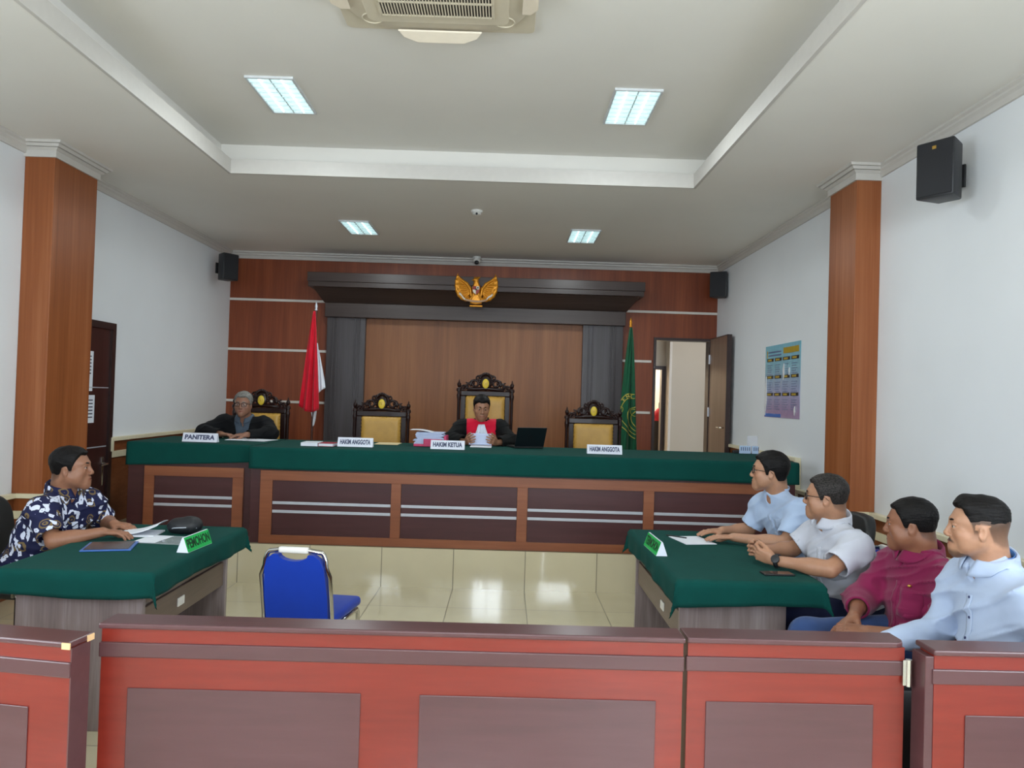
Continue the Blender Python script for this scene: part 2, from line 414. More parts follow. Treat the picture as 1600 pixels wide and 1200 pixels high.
# ------------------------------------------------------------------ shell
XL, XR, YB, YF, ZC, ZT = -3.67, 2.75, 10.1, -3.4, 3.42, 3.70
TX0, TX1, TY0, TY1 = -2.37, 1.525, -1.4, 6.42
struct(MB().box(XL - .2, XR + .2, YF - .2, YB + .2, -.12, 0), 'floor', MAT['tile'])
pf = MB().box(-3.30, 2.55, 6.45, 7.16, .0, .325).box(XL, XR, 7.15, YB, .0, .325)
struct(pf, 'platform', MAT['tile'])
m = MB()
PK = .13
m.box(XL, TX0, YF, YB, ZC, ZC + .04).box(TX1, XR, YF, YB, ZC, ZC + .04).box(TX0, TX1, TY1, YB, ZC, ZC + .04).box(TX0, TX1, YF, TY0, ZC, ZC + .04)
m.box(TX0 - PK - .05, TX0 - PK, TY0 - PK, TY1 + PK, ZC + .04, ZT).box(TX1 + PK, TX1 + PK + .05, TY0 - PK, TY1 + PK, ZC + .04, ZT)
m.box(TX0 - PK - .05, TX1 + PK + .05, TY1 + PK, TY1 + PK + .05, ZC + .04, ZT).box(TX0 - PK - .05, TX1 + PK + .05, TY0 - PK - .05, TY0 - PK, ZC + .04, ZT)
m.box(XL - .2, XR + .2, YF - .2, YB + .2, ZT, ZT + .12)
struct(m, 'ceiling', MAT['ceil'])
m = MB()
lt = .018
le = .005; m.box(TX0 - lt, TX0 + le, TY0 - lt, TY1 + lt, ZC - .003, 3.537).box(TX1 - le, TX1 + lt, TY0 - lt, TY1 + lt, ZC - .003, 3.537).box(TX0 + le, TX1 - le, TY1 - le, TY1 + lt, ZC - .003, 3.537).box(TX0 + le, TX1 - le, TY0 - lt, TY0 + le, ZC - .003, 3.537)
struct(m, 'trim_1', MAT['trim_white'], 'white lip around the recessed ceiling tray')
# rear wall with windows, side walls
def wall_with_openings(axis, pos, thick, a0, a1, z0, z1, opens, mb):
    """axis 'y': wall in the XZ plane at y=pos; axis 'x': wall in the YZ plane at x=pos. opens=[(a,b,z0,z1)]"""
    def bx(a, b, c, d):
        if b - a < 1e-4 or d - c < 1e-4: return
        lo, hi = sorted((pos, pos + thick))
        if axis == 'y': mb.box(a, b, lo, hi, c, d)
        else: mb.box(lo, hi, a, b, c, d)
    cur = a0
    for (a, b, c, d) in sorted(opens):
        bx(cur, a, z0, z1); bx(a, b, z0, c); bx(a, b, d, z1); cur = b
    bx(cur, a1, z0, z1); return mb
REAR = [(-3.0, -1.55, .95, 2.75), (-.64, .06, 2.05, 3.20), (.75, 2.3, .95, 2.75)]
RIGHTW = [(-2.6, -.9, .95, 2.75), (-.3, 1.5, .95, 2.75)]
LEFTW = [(-2.6, -.9, .95, 2.75), (-.3, 1.5, .95, 2.75)]
struct(wall_with_openings('y', YF, -.2, XL - .2, XR + .2, 0, ZT, REAR, MB()), 'wall_rear', MAT['wall'])
struct(wall_with_openings('x', XL, -.2, YF, YB, 0, ZT, LEFTW, MB()), 'wall_left', MAT['wall'])
struct(wall_with_openings('x', XR, .2, YF, YB, 0, ZT, RIGHTW, MB()), 'wall_right', MAT['wall'])
DX0, DX1, DZ0, DZ1 = 1.955, 2.65, .325, 2.425
struct(wall_with_openings('y', YB, .15, XL - .2, XR + .2, 0, ZT, [(DX0 - .035, DX1 + .035, DZ0, DZ1 + .035)], MB()), 'wall_back', MAT['wood_wall'])
MAT['window_glass'] = glass('window_glass', (235, 245, 250), .08); MAT['alu'] = plain('brown_window_frame', (70, 48, 40), .35)
wn = 0
for (axis, pos, th, lst) in (('y', YF, -.2, REAR), ('x', XL, -.2, LEFTW), ('x', XR, .2, RIGHTW)):
    for (a, b, c, d) in lst:
        wn += 1; f = MB(); g = MB(); w = .05; p0 = pos + th * .6; p1 = pos + th * .25; lo, hi = min(p0, p1), max(p0, p1)
        def bx(mb, a_, b_, c_, d_, l=lo, h=hi):
            mb.box(a_, b_, l, h, c_, d_) if axis == 'y' else mb.box(l, h, a_, b_, c_, d_)
        bx(f, a, a + w, c, d); bx(f, b - w, b, c, d); bx(f, a + w, b - w, c, c + w); bx(f, a + w, b - w, d - w, d); mid = (a + b) / 2; bx(f, mid - w / 2, mid + w / 2, c + w, d - w)
        o = struct(f, 'window_%d' % wn, MAT['alu']); q = (lo + hi) / 2
        bx(g, a + w, b - w, c + w, d - w, q - .003, q + .003); g.build('window_pane', MAT['window_glass'], o)
# cornices
def cornice(name, segs):
    m = MB()
    for (x0, x1, y0, y1) in segs:
        m.box(x0, x1, y0, y1, ZC - .085, ZC)
    return struct(m, name, MAT['trim_white'])
def corn_profile(d): return [(0, 0), (d, 0), (d, -.016), (d * .72, -.028), (d * .70, -.04), (d * .45, -.055), (.016, -.088), (0, -.088)]
PLY0, PLY1, PRY0, PRY1 = 5.77, 6.37, 5.68, 6.15; PLX, PRX = -3.445, 2.565
m = MB()
pr = corn_profile(.085)
m.prism([(YB - a, ZC + b) for a, b in pr], XL + .001, XR - .001, 'x')
struct(m, 'trim_2', MAT['trim_white'], 'white cornice along the top of the back wall')
sm = corn_profile(.05)
for nm, X, sg, y0, y1, px in (('trim_3', XL, 1, PLY0, PLY1, PLX), ('trim_4', XR, -1, PRY0, PRY1, PRX)):
    m = MB()
    for a, b in ((YF, y0), (y1, YB - .09)): m.prism([(X + sg * u, ZC + v) for u, v in sm], a, b, 'y')
    def ring(d0, z0, d1, z1):   # one sloped course of the cap, wrapped round the three free sides
        R0 = [(X, y0 - d0), (px + sg * d0, y0 - d0), (px + sg * d0, y1 + d0), (X, y1 + d0)]; R1 = [(X, y0 - d1), (px + sg * d1, y0 - d1), (px + sg * d1, y1 + d1), (X, y1 + d1)]
        vs = [(a, b, ZC + z0) for a, b in R0] + [(a, b, ZC + z1) for a, b in R1]; fs = [(0, 1, 2, 3), (7, 6, 5, 4)] + [(i, i + 4, (i + 1) % 4 + 4, (i + 1) % 4) for i in range(4)]; m.add(vs, fs)
    ring(.016, -.112, .016, -.06); ring(.022, -.06, .042, -.045); ring(.050, -.040, .062, -.020); ring(.078, -.018, .085, 0); ring(.030, -.046, .045, -.018)
    struct(m, nm, MAT['trim_white'], 'white cornice along the top of the %s wall' % ('left' if sg > 0 else 'right'))
# pillars
struct(MB().box(XL, PLX, PLY0, PLY1, 0, ZC - .10, .004), 'pillar', MAT['wood_pillar'], 'wood clad pillar on the left wall')
struct(MB().box(PRX, XR, PRY0, PRY1, 0, ZC - .10, .004), 'pillar', MAT['wood_pillar'], 'wood clad pillar on the right wall')
# wainscot with cream ledges
def wains(sg, X, px, py0, py1, zA, door=None):
    t = .03; panel = MB(); led = MB()
    def bx(m, d, y0, y1, z0, z1): x0, x1 = sorted((X, X + sg * d)); m.box(x0, x1, y0, y1, z0, z1, .004)
    def run(y0, y1, z, flo):
        bx(panel, .022, y0, y1, flo, z - .03); bx(led, .055, y0, y1, z - .035, z); bx(led, .036, y0, y1, z - .19, z - .13)
    run(1.55, py0, zA, 0); run(py1, (door[0] if door else 7.15), zA, 0)
    if door and door[1] < 7.14: pass
    run(7.15, YB, 1.13, .325)
    bx(led, .055, 7.11, 7.15, zA - .15 if not door else 1.0, 1.13)
    # ledges wrapping the pillar
    x0, x1 = sorted((X, px + sg * .028)); led.box(x0, x1, py0 - .028, py1 + .028, zA - .035, zA, .004); x0, x1 = sorted((X, px + sg * .014)); led.box(x0, x1, py0 - .014, py1 + .014, zA - .19, zA - .13, .003)
    return panel, led
p_, l_ = wains(1, XL, PLX, PLY0, PLY1, .785, (6.38, 7.13)); struct(p_, 'wainscot_left', MAT['wood_wains']); struct(l_, 'trim_5', MAT['cream'], 'cream ledges on the left wall')
p_, l_ = wains(-1, XR, PRX, PRY0, PRY1, .845); struct(p_, 'wainscot_right', MAT['wood_wains']); struct(l_, 'trim_6', MAT['cream'], 'cream ledges on the right wall')
# white strips on the back wall
tn = 7
for z in (2.795, 2.14, 1.465):
    for (a, b) in (((XL, -2.34), (1.50, XR if z > 2.5 else DX0 - .06))):
        struct(MB().box(a, b, YB - .014, YB, z - .016, z + .016, .003), 'trim_%d' % tn, MAT['strip']); tn += 1
# dark surround with canopy
sr = thing('wall_surround', (-.43, YB, .325), 'dark wooden canopy and pilasters framing the tan panel behind the judges', 'wall surround')
CX0, CX1 = -2.36, 1.50
MB().box(CX0 + .49, CX1 - .52, YB - .018, YB, .325, 2.6).build('panel', MAT['wood_niche'], sr, world=True)
for (a, b) in ((CX0, -1.86), (.975, CX1)):
    m = MB().box(a, b, YB - .10, YB, .325, 2.585, .004)
    for q in (.07, .12, .36, .41): m.box(a + q, a + q + .02, YB - .115, YB - .09, .325, 2.585, .006)
    m.build('pilaster', MAT['dark_surround'], sr, world=True)
m = MB(); m.box(CX0 - .02, CX1 + .02, YB - .16, YB, 2.585, 2.77, .005); m.build('architrave', MAT['dark_canopy'], sr, world=True)
def taper(m, y0, z0, xa, xb, y1, z1, xc, xd):
    vs = [(xa, YB, z0), (xb, YB, z0), (xb, y0, z0), (xa, y0, z0), (xc, YB, z1), (xd, YB, z1), (xd, y1, z1), (xc, y1, z1)]
    m.add(vs, [(0, 1, 2, 3), (7, 6, 5, 4), (0, 4, 5, 1), (1, 5, 6, 2), (2, 6, 7, 3), (3, 7, 4, 0)])
m = MB(); taper(m, YB - .17, 2.77, CX0 - .03, CX1 + .03, YB - .40, 2.935, -2.49, 1.655); m.build('cove', MAT['dark_canopy'], sr, world=True)
m = MB().box(-2.535, 1.70, YB - .45, YB, 2.935, 3.0, .004).box(-2.545, 1.71, YB - .46, YB, 3.0, 3.115, .004); m.build('fascia', MAT['dark_canopy'], sr, world=True)
# doors
d = MB().box(XL, XL + .04, 6.40, 7.13, 0, 2.17).box(XL, XL + .04, 6.40, 6.44, 0, 2.17)
d1 = struct(MB().box(XL + .002, XL + .022, 6.44, 7.07, 0, 2.12), 'door_1', MAT['door_dark'], 'dark closed door in the left wall')
MB().box(XL, XL + .045, 6.38, 6.44, 0, 2.18).box(XL, XL + .045, 7.07, 7.13, 0, 2.18).box(XL, XL + .045, 6.44, 7.07, 2.12, 2.18).build('door_frame', MAT['door_frame'], d1)
hm = MB().tube([(XL + .03, 7.01, .90), (XL + .075, 7.01, .90), (XL + .08, 6.98, .90), (XL + .08, 6.87, .895)], .009, 8).box(XL + .022, XL + .03, 6.99, 7.03, .70, .96, .003); hm.build('door_handle', MAT['chrome'], d1, smooth=True, angle=40)
MB().box(XL + .022, XL + .026, 6.5, 7.06, 1.583, 1.592).box(XL + .022, XL + .026, 6.5, 7.06, 1.05, 1.06).build('metal_strip', MAT['silver'], d1)
d2 = struct(MB().box(DX0 - .035, DX0, YB - .02, YB + .15, DZ0, DZ1 + .035).box(DX1, DX1 + .035, YB - .02, YB + .15, DZ0, DZ1 + .035).box(DX0, DX1, YB - .02, YB + .15, DZ1, DZ1 + .035), 'door_2', MAT['door_frame'], 'open dark framed doorway in the back wall')
lf = MB().box(2.66, 2.70, 9.27, 10.07, DZ0 + .005, 2.45, .003); lf = lf.build('door_leaf', MAT['door_leaf'], d2)
m = MB()
for y in (9.25,): m.box(2.652, 2.708, 9.255, 9.272, DZ0 + .005, 2.452)
m.box(2.652, 2.708, 9.255, 10.08, 2.45, 2.456); m.build('door_edge', MAT['door_frame'], d2)
m = MB()
for z in (2.19, 1.50, .6): m.box(DX1 - .004, DX1 + .02, YB - .028, YB - .018, z - .06, z + .06).cyl((2.662, YB - .03, z - .06), (2.662, YB - .03, z + .06), .007)
m.build('hinge', MAT['silver'], d2)
m = MB().tube([(2.66, 9.35, 1.32), (2.61, 9.35, 1.32), (2.605, 9.38, 1.32), (2.605, 9.47, 1.32)], .009, 8); m.build('door_handle', MAT['chrome'], d2, smooth=True)
# room beyond the open door
MAT['corr'] = wall_paint('beige_corridor_paint', (196, 186, 172))
c = MB(); c.box(.3, 1.9, 13.0, 13.1, 0, 3.4).box(1.9, 2.70, 13.0, 13.1, 2.22, 3.4).box(2.725, 4.4, 12.7, 13.1, 0, 3.4).box(4.4, 4.5, 10.25, 13.1, 0, 3.4).box(.2, .3, 10.25, 13.1, 0, 3.4)
c.box(1.5, 1.6, 13.1, 15.2, 0, 3.4).box(3.4, 3.5, 13.1, 15.2, 0, 3.4).box(1.5, 3.5, 15.2, 15.3, 0, 3.4)
struct(c, 'wall_corridor', MAT['corr'])
struct(MB().box(.2, 4.5, 10.25, 15.3, .2, .322), 'floor_corridor', MAT['tile']); struct(MB().box(.2, 4.5, 10.25, 15.3, 3.3, 3.4), 'ceiling_corridor', MAT['ceil'])
m = MB().box(2.615, 2.685, 12.95, 13.1, .322, 2.22).box(1.95, 2.615, 12.95, 13.1, 2.16, 2.22).box(1.9, 1.95, 12.95, 13.1, .322, 2.22); struct(m, 'door_3', MAT['door_frame'], 'dark inner door frame beyond the doorway')
struct(MB().box(2.685, 2.725, 12.68, 13.1, .322, 3.3), 'trim_13', MAT['strip'])
MAT['robe_dark'] = plain('dark_robe', (40, 34, 34), .8); MAT['robe_red_top'] = plain('red_robe_top', (190, 30, 44), .8)
hr_ = thing('hanging_robe', (2.69, 13.45, .322), 'dark robe with a red top glimpsed through the open doorway', 'robe')
m = MB().lathe([(.13, .10), (.14, .3), (.12, .7), (.11, .98), (.06, 1.04)], (2.69, 13.45, .322), 16).cyl((2.69, 13.45, .335), (2.69, 13.45, 1.6), .015, seg=8).lathe([(.16, 0), (.16, .02), (.03, .03)], (2.69, 13.45, .322), 16); m.build('robe_body', MAT['robe_dark'], hr_, smooth=True, world=True, angle=50)
MB().lathe([(.112, .96), (.13, 1.02), (.10, 1.10), (.05, 1.16), (.03, 1.18)], (2.69, 13.45, .322), 16).build('red_yoke', MAT['robe_red_top'], hr_, smooth=True, world=True)
# ------------------------------------------------------------------ furniture
MAT['maroon'] = wood('maroon_laminate', [(.3, (60, 33, 34)), (.5, (72, 41, 42)), (.7, (84, 50, 52))], (.5, 6, 6), .32, .5)
MAT['orange'] = wood('orange_brown_veneer', [(.3, (112, 64, 40)), (.5, (134, 78, 50)), (.7, (154, 96, 64))], (.5, 9, 9), .35, .5)
MAT['red_bench'] = wood('red_orange_laminate', [(.3, (100, 29, 20)), (.5, (119, 38, 28)), (.7, (136, 50, 38))], (.7, 6, 7), .28, .5)
MAT['bench_dark'] = wood('dark_maroon_bench_laminate', [(.3, (70, 44, 46)), (.5, (84, 54, 56)), (.7, (94, 64, 66))], (.6, 6, 6), .28, .5)
MAT['chip'] = plain('bare_wood', (214, 176, 130), .7); MAT['green_cloth'] = cloth('green_table_cloth', (0, 66, 60), .06, .95, 700, .0)
MAT['ash'] = wood('grey_ash_laminate', [(.25, (96, 82, 80)), (.5, (136, 122, 120)), (.75, (172, 160, 160))], (16, 16, .9), .4, .4)
MAT['ash_edge'] = plain('grey_ash_edge', (122, 106, 98), .4); MAT['ash_brown'] = wood('brown_drawer_laminate', [(.3, (92, 76, 66)), (.7, (120, 102, 90))], (16, .9, 16), .4, .4)
MAT['red_wood'] = plain('polished_dark_wood', (36, 15, 11), .32, spec=.28, coat=.08); MAT['gold_hide'] = plain('mustard_upholstery', (196, 152, 70), .42, bump=.05, bs=60)
MAT['yellow'] = plain('yellow_medallion', (226, 196, 60), .4); MAT['brass'] = plain('brass_studs', (200, 160, 80), .3, .8)
MAT['blue'] = cloth('blue_upholstery', (6, 52, 160), .05, .6, 500, .1); MAT['black_hide'] = plain('black_upholstery', (22, 23, 24), .5, bump=.05, bs=80)
# ---- the long judges' bench
def panelled(root, x0, x1, y, z0, z1, pans, pz0, pz1, body, body_mat, fr0, fr1, fz0, fz1, strips):
    body.build('body', body_mat, root, world=True)
    m = MB(); t = .022
    m.box(fr0, fr1, y - t, y, pz1, fz1, .002).box(fr0, fr1, y - t, y, fz0, pz0, .002)
    xs = [fr0] + [v for p in pans for v in p] + [fr1]
    for i in range(0, len(xs), 2): m.box(xs[i], xs[i + 1], y - t, y, pz0, pz1, .002)
    m.build('face_frame', MAT['orange'], root, world=True)
    for a, b in pans:
        p = MB().box(a + .001, b - .001, y - .010, y, pz0 + .001, pz1 - .001).build('panel', MAT['maroon'], root, world=True)
        for z in strips: MB().box(a + .002, b - .002, y - .015, y - .010, z - .012, z + .012, .002).build('metal_strip', MAT['silver'], p, world=True)
def carcass(a, b, y): return MB().box(a, b, y, y + .04, .327, 1.095, .003).box(a, a + .04, y + .04, 7.30, .327, 1.095).box(b - .04, b, y + .04, 7.30, .327, 1.095).box(a, b, y, 7.58, 1.095, 1.125, .003)
jb = thing('judges_bench', (.2, 7.0, .325), 'long panelled judges bench with four dark panels and silver strips', 'bench')
panelled(jb, -2.13, 2.47, 6.50, .325, 1.125, [(-1.94, -.943), (-.86, .118), (.206, 1.183), (1.273, 2.25)], .398, .855, carcass(-2.13, 2.47, 6.50), MAT['maroon'], -2.043, 2.34, .328, .938, (.667, .595))
cb = thing('clerk_bench', (-2.7, 7.1, .325), 'shorter panelled clerk bench with one dark panel beside the left wall', 'bench')
panelled(cb, -3.25, -2.15, 6.68, .325, 1.125, [(-3.015, -2.338)], .42, .845, carcass(-3.25, -2.15, 6.68), MAT['maroon'], -3.10, -2.245, .328, .93, (.668, .598))
def drape(pts_yz, x0, x1, n, wav, mat, name, label, slope=0.0, seed=1):
    """cloth folded along pts_yz, spread from x0 to x1; the last quarter of the path is the hanging front"""
    L = [0]; 
    for i in range(1, len(pts_yz)): L.append(L[-1] + math.dist(pts_yz[i], pts_yz[i - 1]))
    r = random.Random(seed); ph = [r.random() * 6 for _ in range(4)]
    def fn(u, v):
        s = v * L[-1]; i = max(k for k in range(len(L)) if L[k] <= s + 1e-9); i = min(i, len(L) - 2)
        t = (s - L[i]) / (L[i + 1] - L[i]); y = pts_yz[i][0] * (1 - t) + pts_yz[i + 1][0] * t; z = pts_yz[i][1] * (1 - t) + pts_yz[i + 1][1] * t
        x = x0 + (x1 - x0) * u; hang = max(0, min(1, (1.128 - z) / .15)) if y < 7 else 0
        y -= hang * wav * (1.0 + math.sin(x * 5 + ph[0]) + .6 * math.sin(x * 13 + ph[1]) + .3 * math.sin(x * 31 + ph[2])); z += hang * (slope * (u - .5) + .004 * math.sin(x * 3 + ph[3]))
        return (x, y, z)
    o = MB().grid(fn, n, 60, thick=-.003).build(name, mat, None, smooth=True, loc=((x0 + x1) / 2, 7.0, 1.128)); return tag(o, label, 'tablecloth')
def fold_path(yb, yf, zt, zb): return [(yb + .004, zt - .05), (yb, zt - .008), (yb - .01, zt)] + [(yb - .01 + (yf + .02 - yb + .01) * k / 8, zt) for k in range(1, 9)] + [(yf + .006, zt - .005), (yf, zt - .018), (yf - .002, zt - .08), (yf - .004, zb)]
drape(fold_path(7.60, 6.468, 1.132, .952), -2.14, 2.49, 120, .0022, MAT['green_cloth'], 'tablecloth', 'long dark green cloth draped over the judges bench', seed=3)
drape(fold_path(7.60, 6.655, 1.132, .958), -3.26, -2.155, 40, .0022, MAT['green_cloth'], 'tablecloth', 'short dark green cloth on the clerk bench by the left wall', .06, seed=5)
# ---- side tables
def side_table(x0, x1, y0, y1, face, label, pl0, pl1):
    """face=+1: drawers look towards +x"""
    r = thing('desk', ((x0 + x1) / 2, (y0 + y1) / 2, 0), label, 'desk'); B = lambda *a, **k: MB().box(*a, **k)
    B(x0, x1, y0, y1, .722, .748, bev=.003).build('tabletop', MAT['ash'], r, world=True)
    for y in (y0 + .05, y1 - .08): B(pl0, pl1, y, y + .032, 0, .722, bev=.002).build('side_panel', MAT['ash'], r, world=True)
    fx = pl1 if face > 0 else pl0; bx = pl0 if face > 0 else pl1
    a, b = sorted((fx - face * .03, fx - face * .012))
    for z in (.578, .425):
        d = B(a, b, y0 + .086, y1 - .084, z, z + .14, bev=.003).build('drawer', MAT['ash_brown'], r, world=True)
        yc = y0 + .5; hx0, hx1 = sorted((fx - face * .012, fx - face * .004)); B(hx0, hx1, yc - .04, yc + .04, z + .045, z + .09, bev=.003).build('handle', MAT['white_plastic'], d, world=True)
    c0, c1 = sorted((fx - face * .033, fx - face * .45)); B(c0, c1, y0 + .086, y1 - .084, .43, .72).build('drawer_case', MAT['ash'], r, world=True)
    m0, m1 = sorted((bx + face * .02, bx + face * .036)); B(m0, m1, y0 + .086, y1 - .084, .30, .72).build('back_panel', MAT['ash'], r, world=True)
    return r
side_table(-2.31, -1.60, 3.56, 4.76, 1, 'grey desk on the left with drawers towards the aisle', -2.255, -1.665)
side_table(.865, 1.545, 3.74, 5.12, -1, 'grey desk on the right in front of the seated men', .885, 1.41)
def over_cloth(x0, x1, y0, y1, z, drop, label, seed, dx0=None):
    r = random.Random(seed); ph = [r.random() * 6 for _ in range(6)]; dx0 = drop if dx0 is None else dx0
    nx, ny = 60, 84
    def fn(u, v):
        X = x0 - dx0 + u * (x1 - x0 + 2 * dx0); Y = y0 - drop + v * (y1 - y0 + 2 * drop)
        px, py = min(max(X, x0), x1), min(max(Y, y0), y1); a, b = X - px, Y - py
        d = max(abs(a), abs(b)) + .42 * min(abs(a), abs(b)); h = min(1, d / .1)
        w = .006 * math.sin(py * 9 + ph[0]) + .005 * math.sin(py * 23 + ph[1]); w2 = .004 * math.sin(px * 10 + ph[2]) + .004 * math.sin(px * 25 + ph[3])
        ox = (math.copysign(1, a) * (.008 + max(-.004, w) * h) if abs(a) > 1e-6 else 0); oy = (math.copysign(1, b) * (.008 + max(-.004, w2) * h) if abs(b) > 1e-6 else 0)
        if abs(a) > 1e-6 and abs(b) > 1e-6: q = min(abs(a), abs(b)) * .35; ox += math.copysign(q, a); oy += math.copysign(q, b)
        zz = z - (d if d > 0 else 0) + (.003 if d == 0 else 0) - (.010 * (1 + math.sin(px * 6 + py * 4 + ph[4])) * h if d else 0)
        return (px + ox, py + oy, zz)
    o = MB().grid(fn, nx, ny, thick=-.003).build('tablecloth', MAT['green_cloth'], None, smooth=True, loc=((x0 + x1) / 2, (y0 + y1) / 2, z)); return tag(o, label, 'tablecloth')
over_cloth(-2.32, -1.59, 3.54, 4.78, .752, .10, 'dark green cloth hanging over the desk of the man in the patterned shirt', 2)
over_cloth(.85, 1.56, 3.71, 5.14, .752, .105, 'dark green cloth hanging over the desk of the two men in white shirts', 8)
# ---- dividers in the foreground
def divider(name, label, w, pans, loc, rz, cat='partition', z=.90, parts=None, round_r=False):
    r = thing(name, loc, label, cat, rz); t = .075
    MB().box(0, w, .012, t, 0, z - .018).build('body', MAT['red_bench'], r)
    c = MB()
    if round_r: c.prism([(-.004, -.012), (w - .03, -.012), (w - .008, -.002), (w + .002, .02), (w + .002, t + .02), (-.004, t + .02)], z - .017, z, 'z', .004)
    else: c.box(-.006, w + .004, -.012, t + .02, z - .017, z, .005)
    c.build('cap_rail', MAT['bench_dark'], r)
    MB().box(-.006, w + .003, -.006, .012, z - .103, z - .058, .004).build('band', MAT['bench_dark'], r)
    MB().box(.0, w, .0, .012, z - .058, z - .018).box(0, w, 0, .012, 0, z - .103).build('face_board', MAT['red_bench'], r)
    for a, b in pans: MB().box(a, b, -.004, .0, .12, z - .193, .002).build('panel', MAT['bench_dark'], r)
    for nm, mb, mt in (parts or []): mb.build(nm, mt, r)
    return r
divider('courtroom_divider', 'long red and maroon divider with two dark panels in the middle of the foreground', 1.750, [(.083, .780), (.957, 1.67)], (-1.190, 2.325, 0), math.radians(.4))
divider('divider_gate', 'red and maroon swing gate with one dark panel beside the long middle divider', .666, [(.058, .572)], (.576, 2.345, 0), math.radians(.8), 'gate', round_r=True,
        parts=[('hinge', MB().cyl((.673, -.012, .770), (.673, -.012, .850), .009).box(.655, .673, -.014, -.008, .772, .848), MAT['chrome'])])
divider('courtroom_divider', 'red and maroon divider at the right edge beyond the chrome hinge', 1.38, [(.095, .65), (.77, 1.31)], (1.297, 2.29, 0), math.radians(1.0), z=.90,
        parts=[('end_post', MB().box(-.026, .0, .0, .075, 0, .878, .003), MAT['bench_dark'])])
divider('courtroom_divider', 'red and maroon divider at the left edge with chipped corners', 2.28, [(.12, 1.0), (1.16, 2.155)], (-3.455, 2.555, 0), math.radians(-9.3), z=.885,
        parts=[('chip', MB().box(2.262, 2.288, -.0145, -.011, .866, .884), MAT['chip']), ('chip', MB().box(2.284, 2.2865, .06, .088, .866, .884), MAT['chip']), ('end_panel', MB().box(2.28, 2.284, .0, .075, 0, .866), MAT['bench_dark'])])
